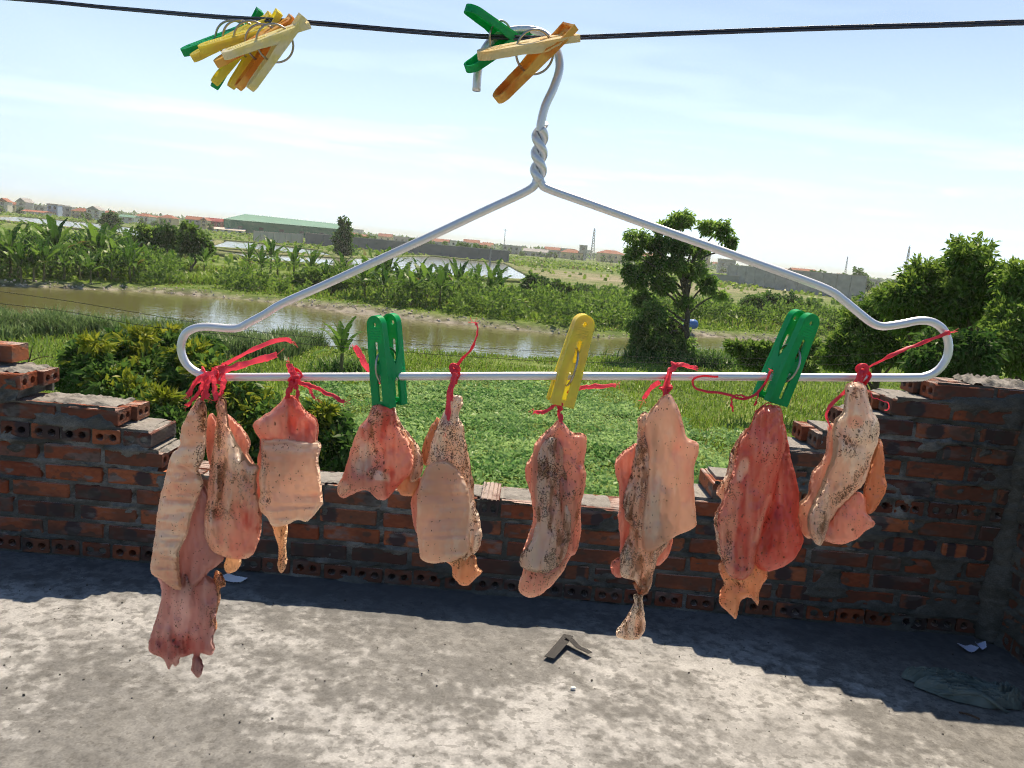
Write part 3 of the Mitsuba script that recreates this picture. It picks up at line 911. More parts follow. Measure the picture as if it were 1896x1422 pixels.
peg('tan and orange clothes peg gripping the cord and the hanger hook', at(1060, 58, .438), at(908, 142, .428), (0.28, 0.42, -0.86), (TN, OR), 33, 4.2, 0.90, ring=(12, 11.5))
peg('glossy green clothes peg on the cord behind the hanger hook', at(978, 72, .462), at(882, 72, .436), (0.10, 0.30, -0.9), (G, G), 50, 4.4, 0.80, ring=(11, 10))


# ---------------------------------------------------------------- meat
def slab(parent, name, outline, Y=HY, thick=0.014, t=0.7, tn=0.12, pep=0.05, cat=0, R=22, creases=(), blobs=(), bend=None, seed=1, rough=1.2,
         streak=(0.012, 0.05), edge_t=0.0, label=None, sp=3.0):
    """A piece of meat: an outline measured on the photograph (pixels) given real thickness round the distance Y, with folds (creases: points, width, depth mm, pepper, tone),
    patches of other tissue (blobs: x, y, rx, ry, turn, tone, pepper) and an uneven surface."""
    per = LineString(np.vstack([outline, outline[0]])).length
    B = smooth_path(outline, int(per / sp), closed=True)
    nrm = np.stack([np.gradient(B[:, 1]), -np.gradient(B[:, 0])], 1); nrm /= np.linalg.norm(nrm, axis=1, keepdims=True) + 1e-9
    B = B + nrm * (2.6 * rough * (meshkit.fbm(np.c_[B * 0.09, np.full(len(B), seed)], 3, seed) - 0.5))[:, None]
    B = B + nrm * (1.5 * rough * (meshkit.fbm(np.c_[B * 0.33, np.full(len(B), seed + .5)], 2, seed + 7) - 0.5))[:, None]
    poly = Polygon(B).buffer(0)
    if poly.geom_type != 'Polygon':
        poly = max(poly.geoms, key=lambda q: q.area)
    B = np.array(poly.exterior.coords)[:-1]
    x0, y0, x1, y1 = poly.bounds
    gx, gy = np.meshgrid(np.arange(x0, x1, sp), np.arange(y0, y1, sp * 0.87))
    gx = gx + (np.arange(gx.shape[0]) % 2)[:, None] * sp / 2
    I = np.c_[gx.ravel(), gy.ravel()]
    I = I[contains_xy(poly, I[:, 0], I[:, 1])]
    import shapely
    dI = shapely.distance(spoints(I), poly.exterior)
    keep = dI > 0.6 * sp
    I, dI = I[keep], dI[keep]
    A = np.vstack([B, I]); nb = len(B)
    tri = Delaunay(A).simplices
    c = A[tri].mean(1); tri = tri[contains_xy(poly, c[:, 0], c[:, 1])]
    d = np.r_[np.zeros(nb), dI]
    R = R * 0.55
    prof = np.sqrt(np.clip(1 - (1 - np.minimum(d / R, 1)) ** 2, 0, 1))
    S = np.c_[A, np.full(len(A), 37.0 * seed)]
    low = meshkit.fbm(S * [0.016, 0.012, 1], 3, seed)
    mid = meshkit.fbm(S * [streak[1], streak[0] * 1.6, 1], 3, seed + 1)
    fine = meshkit.fbm(S * [0.11, 0.07, 1], 2, seed + 2)
    fib = meshkit.fbm(S * [streak[1] * 3.6, streak[0] * 2.2, 1], 3, seed + 6)
    front = thick * prof * (0.30 + 0.62 * low) + prof * rough * (0.0040 * (mid - 0.5) + 0.0020 * (meshkit.fbm(S * [0.055, 0.040, 1] + 9, 2, seed + 8) - 0.5) + 0.0017 * (fine - 0.5) + 0.0011 * (fib - 0.5))
    back = thick * prof * (0.25 + 0.4 * meshkit.fbm(S * [0.02, 0.02, 1] + 50, 3, seed))
    tv = t + tn * 2.6 * (fib - 0.5) + tn * 2 * (mid - 0.5) + tn * (low - 0.5) + edge_t * np.exp(-(d / 9.0) ** 2)
    pv = np.full(len(A), float(pep)) * (0.5 + low) + 0.10 * (fine - 0.5)
    if pep < 0.02:
        pv *= 0.3
    pt = spoints(A)
    for cr in creases:
        q, w, dep, dp, dt = cr
        g = np.exp(-(shapely.distance(pt, LineString(smooth_path(q, 24))) / w) ** 2)
        front -= np.minimum(prof, 1) * dep * 1e-3 * g; pv += dp * g; tv += dt * g
    for (bx, by, rx, ry, ro, dt, dp) in blobs:
        cc, ss = math.cos(math.radians(ro)), math.sin(math.radians(ro))
        X, Yy = (A[:, 0] - bx), (A[:, 1] - by)
        q = np.hypot((cc * X + ss * Yy) / rx, (-ss * X + cc * Yy) / ry) + 0.7 * (mid - 0.5) + 0.35 * (fine - .5)
        g = np.clip((1.15 - q) / 0.45, 0, 1); g = g * g * (3 - 2 * g)
        tv += dt * g; pv += dp * g
    bd = (0 if bend is None else bend(A[:, 0], A[:, 1])) + 0.0065 * (meshkit.fbm(S * [0.011, 0.008, 1] + 3, 2, seed + 11) - 0.5)
    yb = Y + bd
    Vf = at(A[:, 0], A[:, 1], yb - front)
    Vb = at(A[nb:, 0], A[nb:, 1], (yb + back)[nb:])
    # front faces look at -y
    n = np.cross(Vf[tri[:, 1]] - Vf[tri[:, 0]], Vf[tri[:, 2]] - Vf[tri[:, 0]])
    tri = np.where((n[:, 1] > 0)[:, None], tri[:, ::-1], tri)
    tb = np.where(tri < nb, tri, tri - nb + len(A))[:, ::-1]
    V = np.vstack([Vf, Vb]); Fc = np.vstack([tri, tb])
    u = np.r_[tv, tv[nb:]]; p = np.r_[pv, pv[nb:]]
    uv = np.stack([np.clip(u, 0, 1), 2 * cat + np.clip(p, 0, 0.98)], 1)
    return part(parent, name, (V, Fc), 'm_meat', True, uv, label)


def Z(ox, oy, s, pts):
    return np.array(pts, float) / s + [ox, oy]


cutz = lambda pts: Z(0, 600, 2.844, pts)      # enlarged view used for measuring
lowz = lambda pts: Z(260, 920, 4.0625, pts)
midz = lambda pts: Z(600, 560, 2.634, pts)
cenz = lambda pts: Z(920, 540, 2.155, pts)
rigz = lambda pts: Z(1280, 540, 2.294, pts)
fanz = lambda pts: Z(260, 600, 3.792, pts)

# 1: broad pale slab, far left
m = thing('meat_slab', 'broad pale belly slab hanging at the far left of the rod', 'meat')
slab(m, 'flesh', cutz([(1050, 830), (1010, 960), (960, 1120), (935, 1250), (930, 1370), (985, 1400), (1035, 1385), (1075, 1345), (1105, 1300), (1175, 1245), (1190, 1150), (1150, 1000), (1095, 880)]),
     .446, .016, 0.42, 0.10, 0.02, 1, 26, seed=3, blobs=[(430, 1010, 26, 60, 0, -0.15, 0)], label='dull purplish lean side of the slab')
slab(m, 'fat_layer', cutz([(1040, 392), (1015, 430), (978, 490), (952, 560), (945, 640), (900, 690), (872, 800), (842, 920), (822, 1040), (815, 1130), (796, 1230), (800, 1318), (850, 1345), (898, 1388), (948, 1402), (958, 1385), (944, 1300), (945, 1200),
                           (985, 1110), (1015, 1000), (1062, 890), (1072, 830), (1045, 770), (1075, 700), (1088, 600), (1092, 500), (1088, 440), (1062, 395)]),
     .437, .017, 0.80, 0.14, 0.06, 0, 26, seed=4, streak=(0.05, 0.012), rough=1.5,
     creases=[(cutz([(900, 690), (960, 740), (1040, 790)]), 6, 2.5, .12, .12), (cutz([(845, 980), (930, 1000), (1010, 985)]), 8, .9, 0, .12), (cutz([(830, 1090), (900, 1110), (960, 1110)]), 7, 1.0, 0, .12),
              (cutz([(1075, 430), (1070, 560), (1050, 690), (1045, 780)]), 7, 2.0, .6, -.1)],
     blobs=[(365, 775, 26, 42, 0, -0.02, .25), (380, 860, 22, 60, 0, .14, 0), (340, 905, 28, 50, 0, -.14, 0), (305, 1040, 30, 50, 0, -0.06, 0), (365, 740, 14, 22, 0, -.2, .5)])
# 2: folded slab beside it
m = thing('meat_slab', 'folded peppered slab second from the left, dark seasoning down its crease', 'meat')
slab(m, 'flesh_flap', cutz([(1190, 470), (1185, 560), (1210, 700), (1290, 800), (1345, 790), (1345, 740), (1310, 680), (1318, 615), (1275, 545), (1225, 495)]), .451, .010, 0.42, 0.1, 0.06, 0, 16, seed=6, edge_t=0.1)
slab(m, 'flesh_fold', cutz([(1092, 500), (1085, 600), (1095, 720), (1130, 760), (1150, 650), (1145, 520), (1120, 470)]), .449, .010, 0.46, 0.08, 0.05, 0, 14, seed=7)
slab(m, 'fat_tip', cutz([(1195, 1225), (1180, 1280), (1195, 1310), (1225, 1308), (1262, 1280), (1270, 1235), (1235, 1215)]), .448, .008, 0.85, 0.1, 0.3, 2, 9, seed=8)
slab(m, 'body', cutz([(1162, 385), (1142, 430), (1140, 520), (1128, 600), (1118, 680), (1100, 780), (1095, 880), (1075, 1000), (1075, 1090), (1085, 1140), (1115, 1190), (1175, 1225), (1262, 1240), (1330, 1212), (1368, 1120), (1378, 1020), (1368, 940), (1350, 880),
                      (1352, 800), (1360, 745), (1315, 730), (1270, 660), (1235, 600), (1205, 520), (1192, 410)]),
     .436, .018, 0.72, 0.12, 0.28, 0, 28, seed=9, rough=1.6,
     creases=[(cutz([(1165, 420), (1160, 600), (1170, 760), (1165, 900), (1150, 1000)]), 9, 3.0, .75, -.1), (cutz([(1110, 700), (1095, 850), (1085, 1000)]), 7, 2.5, .6, -.15), (cutz([(1290, 800), (1320, 840), (1350, 830)]), 5, 3, .3, .1)],
     blobs=[(450, 985, 40, 50, 0, -.24, -.2), (470, 930, 22, 60, 0, -.18, -.2), (405, 985, 16, 30, 0, -.2, 0), (440, 830, 18, 40, 0, .18, 0), (462, 860, 14, 25, 0, .2, -.2), (410, 740, 14, 40, 0, -.05, .4)])
# 3: purple piece hanging below the first
m = thing('meat_piece', 'ragged purplish lean piece with silvery skin hanging lowest at the far left', 'meat')
slab(m, 'stringy_edge', lowz([(560, 560), (545, 700), (560, 880), (552, 1000), (575, 985), (572, 880), (605, 770), (602, 690), (638, 668), (632, 620), (610, 570)]), .449, .009, 0.45, 0.15, 0.75, 2, 10, seed=12)
slab(m, 'body', lowz([(140, 600), (150, 660), (160, 740), (140, 830), (112, 920), (88, 1000), (68, 1080), (62, 1150), (110, 1188), (165, 1215), (195, 1270), (215, 1302), (238, 1262), (262, 1282), (290, 1255), (302, 1212), (350, 1200), (395, 1180), (392, 1240), (378, 1300),
                      (400, 1338), (435, 1357), (470, 1320), (474, 1255), (448, 1200), (455, 1178), (500, 1192), (542, 1188), (558, 1130), (548, 1060), (572, 970), (568, 880), (590, 770), (570, 640), (420, 560), (250, 560)]),
     .450, .013, 0.40, 0.16, 0.10, 1, 20, seed=11, rough=1.7, streak=(0.008, 0.055),
     creases=[(lowz([(400, 720), (440, 860), (430, 960)]), 6, 2, .1, .1), (lowz([(260, 720), (220, 900), (150, 1080)]), 5, 1.5, 0, .25), (lowz([(330, 700), (330, 880)]), 10, .5, 0, .35), (lowz([(560, 700), (540, 950)]), 8, 1, .7, 0)],
     blobs=[(335, 1140, 16, 40, 0, .3, 0), (330, 1200, 60, 26, 0, -.28, 0), (366, 1238, 14, 22, 0, -.15, 0), (330, 1226, 10, 12, 0, .5, 0)])
# 4
m = thing('meat_slab', 'rind on slab with a pink red top and a thin drip tail, third from the left', 'meat')
slab(m, 'tail', lowz([(985, 180), (1000, 250), (1028, 340), (1040, 430), (1030, 520), (1045, 565), (1072, 568), (1105, 500), (1098, 440), (1102, 360), (1106, 250), (1095, 180)]), .447, .007, 0.72, 0.12, 0.4, 2, 11, seed=14)
slab(m, 'lean_edge', fanz([(850, 800), (830, 900), (815, 1000), (818, 1150), (815, 1250), (880, 1300), (900, 1100), (905, 900)]), .447, .010, 0.42, 0.12, 0.25, 0, 14, seed=15)
slab(m, 'flesh', fanz([(1048, 500), (1012, 512), (962, 570), (910, 615), (852, 650), (792, 700), (800, 752), (848, 828), (855, 900), (1000, 905), (1180, 890), (1240, 850), (1246, 780), (1248, 720), (1232, 655), (1150, 592), (1105, 515), (1078, 500)]),
     .441, .022, 0.40, 0.10, 0.05, 0, 34, seed=16, creases=[(fanz([(1060, 510), (1050, 640), (1060, 760)]), 8, 2, 0, -.1), (fanz([(1090, 520), (1140, 640)]), 6, 1.5, 0, -.1)], blobs=[(500, 792, 22, 20, 0, .14, 0), (545, 740, 16, 14, 0, -.12, 0)])
slab(m, 'rind', np.vstack([fanz([(845, 815), (880, 800), (960, 795), (1060, 800), (1150, 812), (1245, 822), (1268, 870), (1248, 950), (1262, 1040), (1272, 1130), (1284, 1250)]), lowz([(1370, 60), (1330, 110), (1285, 160), (1245, 185), (1180, 175), (1100, 212), (1000, 220), (955, 160), (905, 110), (878, 50)]), fanz([(842, 1200), (832, 1080), (850, 960)])]),
     .434, .012, 0.735, 0.05, 0.03, 0, 20, seed=17, streak=(0.06, 0.008), rough=0.9, edge_t=0.10,
     creases=[(fanz([(860, 900), (885, 1000), (880, 1120), (900, 1250)]), 6, 1.5, .5, -.05), (fanz([(900, 985), (1050, 975), (1260, 960)]), 9, .3, 0, -.05), (fanz([(900, 1090), (1100, 1085), (1270, 1070)]), 9, .3, 0, -.05), (fanz([(900, 1190), (1100, 1185), (1280, 1170)]), 9, .3, 0, -.05),
              (fanz([(880, 860), (1020, 850), (1120, 875), (1230, 860)]), 5, 2.2, .08, .22)],
     blobs=[(530, 815, 60, 9, 5, .2, 0), (482, 880, 9, 60, 0, .08, .25)])
# 5
m = thing('meat_piece', 'short fan shaped purplish red piece under the left green peg', 'meat')
slab(m, 'lobe', midz([(360, 860), (355, 905), (380, 940), (430, 945), (462, 915), (465, 870), (420, 840)]), .447, .012, 0.6, 0.1, 0.05, 2, 18, seed=18)
slab(m, 'fat_edge', midz([(330, 500), (345, 560), (390, 640), (425, 720), (425, 800), (412, 870), (440, 882), (468, 850), (485, 800), (478, 740), (455, 690), (420, 645), (390, 610), (362, 560), (345, 510)]), .445, .012, 0.78, 0.1, 0.3, 0, 16, seed=19)
slab(m, 'body', midz([(238, 500), (215, 550), (165, 620), (135, 695), (112, 780), (92, 840), (65, 895), (70, 940), (105, 952), (160, 925), (215, 918), (245, 945), (272, 962), (310, 955), (345, 915), (385, 868), (425, 830), (440, 770), (425, 700), (390, 640), (355, 580), (335, 505), (290, 496)]),
     .439, .019, 0.36, 0.12, 0.14, 0, 30, seed=20, rough=1.5,
     creases=[(midz([(255, 510), (245, 640), (270, 760), (230, 850)]), 7, 2.5, .6, .05), (midz([(310, 560), (270, 680)]), 5, 1.5, .1, -.1)],
     blobs=[(672, 850, 20, 40, 20, .42, 0), (650, 800, 18, 42, 20, .30, -.05), (632, 905, 16, 14, 0, .36, .5), (735, 830, 34, 44, 0, .10, 0), (700, 880, 22, 10, 20, .5, .2), (690, 770, 12, 20, 0, .3, .5), (745, 905, 20, 16, 0, -.12, 0)])
slab(m, 'membrane', midz([(200, 720), (172, 770), (152, 830), (180, 885), (235, 925), (285, 915), (262, 860), (250, 800), (240, 745)]), .4325, .006, 0.82, 0.10, 0.12, 1, 16, seed=21, label='pale lilac membrane over the lean')
# 6
m = thing('meat_slab', 'flat rectangular rind on slab tied by a tall red string, fifth from the left', 'meat')
slab(m, 'lean_edge', midz([(555, 560), (540, 580), (518, 605), (495, 660), (480, 715), (478, 765), (495, 795), (545, 770), (570, 680), (575, 600)]), .447, .011, 0.36, 0.08, 0.05, 2, 16, seed=22)
slab(m, 'lean_side', midz([(470, 850), (445, 910), (424, 960), (425, 1010), (440, 1095), (458, 1120), (480, 1000), (490, 900)]), .446, .010, 0.42, 0.08, 0.03, 0, 14, seed=23)
slab(m, 'lower_lobe', midz([(590, 1255), (620, 1290), (625, 1325), (645, 1360), (680, 1384), (715, 1372), (745, 1340), (772, 1312), (748, 1285), (738, 1235), (690, 1215), (620, 1230)]), .446, .013, 0.45, 0.12, 0.2, 2, 18, seed=24, blobs=[(845, 1030, 18, 18, 0, .3, .4)])
slab(m, 'fat_layer', midz([(640, 450), (612, 470), (598, 492), (590, 525), (560, 580), (530, 660), (512, 740), (505, 800), (560, 900), (660, 1240), (735, 1228), (765, 1170), (768, 1110), (755, 1040), (738, 980), (728, 880), (715, 790), (700, 715), (688, 660), (682, 605), (658, 562), (664, 522), (678, 492), (668, 460)]),
     .441, .015, 0.82, 0.1, 0.5, 0, 20, seed=25, rough=1.5, creases=[(midz([(690, 600), (710, 760), (725, 900), (735, 1100)]), 6, 2, .4, -.05), (midz([(600, 500), (610, 560), (640, 590)]), 5, 1.5, .5, 0)], blobs=[(842, 790, 10, 12, 0, -.1, .5), (850, 750, 14, 10, 0, .05, .2)])
slab(m, 'rind', midz([(572, 768), (530, 782), (498, 805), (470, 865), (455, 940), (452, 1020), (450, 1100), (462, 1190), (472, 1250), (520, 1272), (575, 1268), (640, 1258), (705, 1212), (712, 1150), (710, 1060), (710, 960), (694, 885), (660, 825), (612, 778)]),
     .432, .010, 0.735, 0.04, 0.02, 0, 16, seed=26, streak=(0.07, 0.006), rough=0.7, edge_t=0.06, bend=lambda x, y: -0.00000020 * (y - 930) ** 2,
     creases=[(midz([(470, 960), (580, 955), (700, 950)]), 9, .2, 0, -.05), (midz([(470, 1060), (580, 1062), (700, 1060)]), 9, .2, 0, -.05), (midz([(480, 1150), (600, 1150)]), 8, .5, 0, -.05), (midz([(500, 860), (600, 850), (680, 860)]), 7, .5, 0, -.04)])
# 7
m = thing('meat_slab', 'long pepper covered fatty strip under the yellow peg', 'meat')
slab(m, 'lean_bulge', cenz([(150, 640), (135, 660), (114, 695), (116, 745), (132, 800), (150, 810), (180, 740), (180, 660)]), .449, .012, 0.42, 0.1, 0.15, 0, 16, seed=28, edge_t=.1)
slab(m, 'flesh', cenz([(248, 508), (222, 532), (182, 568), (150, 612), (142, 660), (135, 800), (145, 880), (140, 930), (116, 1000), (96, 1060), (105, 1110), (90, 1150), (90, 1195), (132, 1222), (180, 1206), (230, 1160), (266, 1118), (292, 1060), (318, 1040), (335, 955), (336, 860), (356, 745), (348, 690),
                       (360, 590), (342, 566), (302, 560), (272, 528)]),
     .442, .018, 0.44, 0.08, 0.16, 0, 26, seed=29, edge_t=0.10, creases=[(cenz([(262, 530), (250, 640)]), 8, 2.5, 0, -.08), (cenz([(325, 800), (320, 1000)]), 7, 1.5, .3, 0)], blobs=[(975, 1085, 26, 26, 0, .1, -.1)])
slab(m, 'fat_layer', cenz([(200, 585), (165, 640), (158, 720), (152, 820), (158, 920), (128, 1000), (92, 1060), (96, 1095), (140, 1120), (200, 1130), (250, 1090), (285, 1030), (300, 940), (300, 850), (290, 760), (275, 680), (262, 615), (232, 580)]),
     .435, .013, 0.84, 0.12, 0.66, 0, 18, seed=30, rough=1.5, streak=(0.006, 0.06),
     creases=[(cenz([(235, 600), (225, 800), (210, 950)]), 6, 2, .4, -.1), (cenz([(265, 700), (262, 860), (255, 1000)]), 6, 2, .5, -.1), (cenz([(195, 640), (190, 800)]), 4, 1, .2, 0)],
     blobs=[(1000, 1000, 20, 36, 15, .12, -.7), (985, 1040, 16, 24, 0, .1, -.6), (1033, 832, 11, 16, 0, -.1, .6), (1040, 905, 16, 22, 0, -.1, .35)])
# 8
m = thing('meat_slab', 'long rind on slab with a drumstick shaped tail, third from the right', 'meat')
slab(m, 'lean_edge', cenz([(552, 608), (520, 625), (490, 650), (470, 682), (474, 730), (485, 770), (488, 840), (484, 900), (490, 980), (495, 1050), (540, 1050), (580, 900), (590, 720), (575, 620)]), .448, .013, 0.38, 0.08, 0.06, 0, 18, seed=32, edge_t=.06)
slab(m, 'lean_bead', cenz([(485, 1060), (458, 1080), (453, 1112), (470, 1138), (500, 1140), (515, 1100), (505, 1065)]), .446, .012, 0.3, 0.1, 0.05, 0, 12, seed=33)
slab(m, 'lean_back', cenz([(690, 960), (702, 985), (692, 1040), (665, 1080), (640, 1095), (620, 1080), (640, 1000)]), .448, .009, 0.42, 0.08, 0.08, 0, 12, seed=34)
slab(m, 'gristle', cenz([(545, 1160), (556, 1195), (570, 1216), (590, 1212), (606, 1198), (610, 1165)]), .444, .009, 0.2, 0.1, 0.5, 2, 10, seed=36)
slab(m, 'tail', cenz([(568, 1205), (546, 1212), (548, 1240), (530, 1275), (500, 1320), (480, 1345), (478, 1372), (500, 1385), (530, 1390), (568, 1386), (592, 1345), (590, 1290), (580, 1235), (584, 1208)]), .443, .016, 0.84, 0.12, 0.42, 0, 18, seed=37, rough=1.5, creases=[(cenz([(575, 1215), (565, 1290), (560, 1360)]), 5, 2, .4, -.1)])
slab(m, 'fat_layer', cenz([(600, 480), (566, 500), (560, 560), (552, 640), (530, 740), (505, 830), (510, 900), (530, 930), (520, 980), (490, 1060), (494, 1135), (545, 1152), (560, 1180), (606, 1196), (628, 1110), (645, 1060), (690, 990), (690, 900), (640, 700), (640, 560)]),
     .440, .014, 0.80, 0.12, 0.72, 0, 18, seed=35, rough=1.6, creases=[(cenz([(590, 560), (570, 700), (550, 850), (545, 930)]), 8, 2.5, .4, -.1), (cenz([(560, 960), (580, 1060), (585, 1150)]), 6, 2, .2, -.05), (cenz([(620, 1010), (610, 1100), (590, 1170)]), 5, 1.5, .2, -.05)])
slab(m, 'rind', cenz([(690, 408), (660, 414), (640, 440), (615, 470), (592, 510), (590, 560), (600, 640), (600, 720), (588, 840), (580, 920), (580, 1000), (600, 1042), (660, 1015), (712, 978), (790, 940), (795, 900), (790, 830), (786, 780), (788, 700), (806, 632), (798, 600), (758, 580), (742, 520), (728, 475), (712, 440)]),
     .433, .012, 0.70, 0.05, 0.04, 0, 22, seed=38, rough=0.8, edge_t=-.02, blobs=[(1230, 745, 24, 24, 0, .04, .15), (1270, 830, 26, 110, 0, -.10, 0), (1205, 920, 22, 80, 0, .12, 0), (1215, 780, 20, 10, -30, 0, .3)],
     creases=[(cenz([(650, 700), (655, 745)]), 3, .4, .3, -.05), (cenz([(665, 830), (710, 845)]), 2, .3, .3, 0)])
# 9
m = thing('meat_piece', 'large dark red lean piece under the right green peg', 'meat')
slab(m, 'fringe', rigz([(240, 580), (196, 622), (176, 662), (164, 700), (152, 760), (104, 852), (126, 892), (96, 960), (104, 1040), (126, 1140), (170, 1140), (200, 1000), (215, 850), (250, 650)]), .447, .012, 0.72, 0.14, 0.55, 0, 14, seed=40, rough=2.0)
slab(m, 'ragged_end', rigz([(120, 1150), (120, 1185), (138, 1240), (120, 1275), (122, 1325), (150, 1355), (190, 1392), (206, 1325), (235, 1300), (262, 1312), (286, 1336), (292, 1272), (322, 1195), (260, 1120), (170, 1120)]), .447, .010, 0.40, 0.1, 0.15, 2, 12, seed=41, rough=1.8, creases=[(rigz([(140, 1230), (200, 1230)]), 8, 1, .6, .3)])
slab(m, 'lean_flap', rigz([(395, 560), (412, 640), (428, 720), (455, 840), (456, 980), (476, 1060), (425, 1148), (330, 1188), (270, 1160), (260, 1060), (330, 900), (350, 700), (360, 580)]), .441, .018, 0.20, 0.08, 0.06, 0, 26, seed=42, blobs=[(1425, 985, 30, 40, 0, -.16, 0)], creases=[(rigz([(375, 700), (380, 900)]), 4, 1.5, .1, .35), (rigz([(340, 900), (280, 1060), (265, 1150)]), 7, 2.5, .3, .3)])
slab(m, 'body', rigz([(300, 486), (272, 512), (246, 572), (205, 625), (190, 690), (175, 760), (140, 860), (112, 960), (120, 1060), (135, 1150), (165, 1210), (215, 1225), (260, 1190), (285, 1080), (330, 930), (365, 800), (392, 700), (402, 620), (392, 560), (378, 492), (335, 484)]),
     .434, .020, 0.30, 0.10, 0.08, 0, 30, seed=43, rough=1.5, streak=(0.006, 0.05),
     creases=[(rigz([(200, 700), (180, 850), (160, 1000), (150, 1140)]), 8, 2.5, .55, .1), (rigz([(230, 780), (215, 900), (205, 1010)]), 5, 1.5, .35, -.1), (rigz([(270, 520), (260, 640)]), 4, 1, 0, .15), (rigz([(330, 870), (300, 960), (270, 1060)]), 4, 2, .1, .35)],
     blobs=[(1375, 870, 9, 24, 20, .5, 0), (1350, 960, 16, 70, 8, .22, .15), (1365, 800, 16, 20, 0, .12, 0), (1345, 1060, 18, 50, 0, .18, .1)])
# 10
m = thing('meat_slab', 'pale glossy folded piece at the right end of the rod', 'meat')
slab(m, 'lean_side', rigz([(795, 625), (775, 680), (745, 780), (730, 860), (735, 935), (765, 940), (802, 898), (832, 830), (822, 780), (818, 690), (812, 650)]), .446, .014, 0.34, 0.1, 0.10, 2, 16, seed=45)
slab(m, 'flesh', rigz([(700, 850), (640, 900), (585, 970), (555, 1040), (572, 1062), (640, 1072), (700, 1052), (745, 1015), (782, 990), (765, 962), (745, 935), (740, 880)]), .441, .014, 0.46, 0.08, 0.16, 0, 20, seed=46)
slab(m, 'flank', rigz([(590, 560), (575, 620), (568, 690), (530, 745), (508, 775), (492, 860), (455, 908), (462, 1000), (500, 1050), (545, 1000), (590, 850), (620, 700), (615, 580)]), .444, .013, 0.56, 0.08, 0.04, 0, 20, seed=47, edge_t=.1)
slab(m, 'fat_layer', rigz([(682, 385), (655, 398), (650, 460), (640, 508), (610, 545), (600, 600), (600, 680), (570, 770), (535, 860), (500, 930), (495, 1010), (520, 1060), (542, 1080), (568, 1050), (590, 980), (640, 905), (700, 850), (740, 800), (765, 720), (795, 630), (800, 580), (790, 540), (770, 508), (752, 455), (742, 405), (720, 385)]),
     .434, .024, 0.84, 0.10, 0.22, 0, 30, seed=48, rough=1.6,
     creases=[(rigz([(640, 560), (650, 620), (720, 650)]), 7, 3.0, .25, -.1), (rigz([(620, 590), (600, 680), (560, 800)]), 9, 2, 0, .02), (rigz([(760, 700), (700, 800), (610, 900), (545, 1000)]), 10, 2.0, .6, -.05)],
     blobs=[(1583, 782, 16, 13, 0, -.3, 0), (1600, 840, 26, 20, 0, .04, .1), (1545, 860, 16, 60, 15, -.06, -.1), (1530, 980, 16, 20, 0, .02, .3), (1575, 730, 20, 12, 0, .05, .35)])


# ---------------------------------------------------------------- red plastic ties
def ribbon(k, name, pts, w=0.0035, thin=0.22, Y=.43, n=None, twist=1.0, seed=0, mat='m_red_plastic'):
    Q = pts3(pts, Y)
    n = n or max(14, int(len(pts) * 9))
    P = smooth_path(Q, n)
    s = np.linspace(0, 1, n)
    w, thin = w * 0.86, thin * 0.75
    r = w / 2 * (0.7 + 0.6 * meshkit.fbm(np.c_[s * 9, s * 0, s * 0 + seed], 2, seed))
    P = P + 0.0011 * (meshkit.fbm(np.c_[s * 14, s * 0 + seed, s * 0], 2, seed + 3)[:, None] - 0.5)
    ro = 1.5 * twist * (meshkit.fbm(np.c_[s * 4, s * 0 + 5, s * 0 + seed], 2, seed + 1) - 0.5) * 2
    if name in ('loose_end', 'upright_end', 'strand', 'stretched_end'):
        q = np.random.default_rng(seed + 500); mb = MB(); e = P[-1]; d = norm(P[-1] - P[-4])
        for _ in range(4):
            o = P[-1 - q.integers(0, 3)]; g = norm(d + q.normal(size=3) * 0.3); L = q.uniform(.001, .004)
            mb.add(*tube(np.stack([o, o + g * L * .5 + q.normal(size=3) * .0005, o + g * L + q.normal(size=3) * .0012]), 0.00013, 4))
        part(k, 'fray', mb.mesh(), mat, True)
    return part(k, name, tube(P, r, 8, flat=thin, roll=ro, ref_up=(0.05, 1, 0.1)), mat, True)


def loop_round(k, px, py0, py1, Y=HY, w=0.003, lean=0, seed=0):
    """A turn of string round the rod."""
    c = at(px, (py0 + py1) / 2, Y)
    a = np.linspace(0, 2 * np.pi, 26)
    P = np.stack([c[0] + lean * np.cos(a) * 0.003 + 0.0006 * np.sin(3 * a), c[1] - np.cos(a) * 0.0032, c[2] + np.sin(a) * 0.0036], 1)
    return part(k, 'loop', tube(P, w / 2, 8, flat=0.35, ref_up=(0, 0.1, 1)), 'm_red_plastic', True)


def knot(k, px, py, Y, r=0.0028, seed=0):
    r *= 0.8
    c = at(px, py, Y)
    a = np.linspace(0, 4 * np.pi, 60)
    P = c + r * np.stack([np.sin(a) + 0.5 * np.sin(2 * a), 0.6 * np.sin(1.5 * a + seed), np.cos(a) - 0.5 * np.cos(2 * a + seed)], 1) * 0.75
    return part(k, 'knot', tube(P, 0.0012, 8, flat=0.5), 'm_red_plastic', True)


def tie(label):
    return thing('plastic_tie', label, 'string')


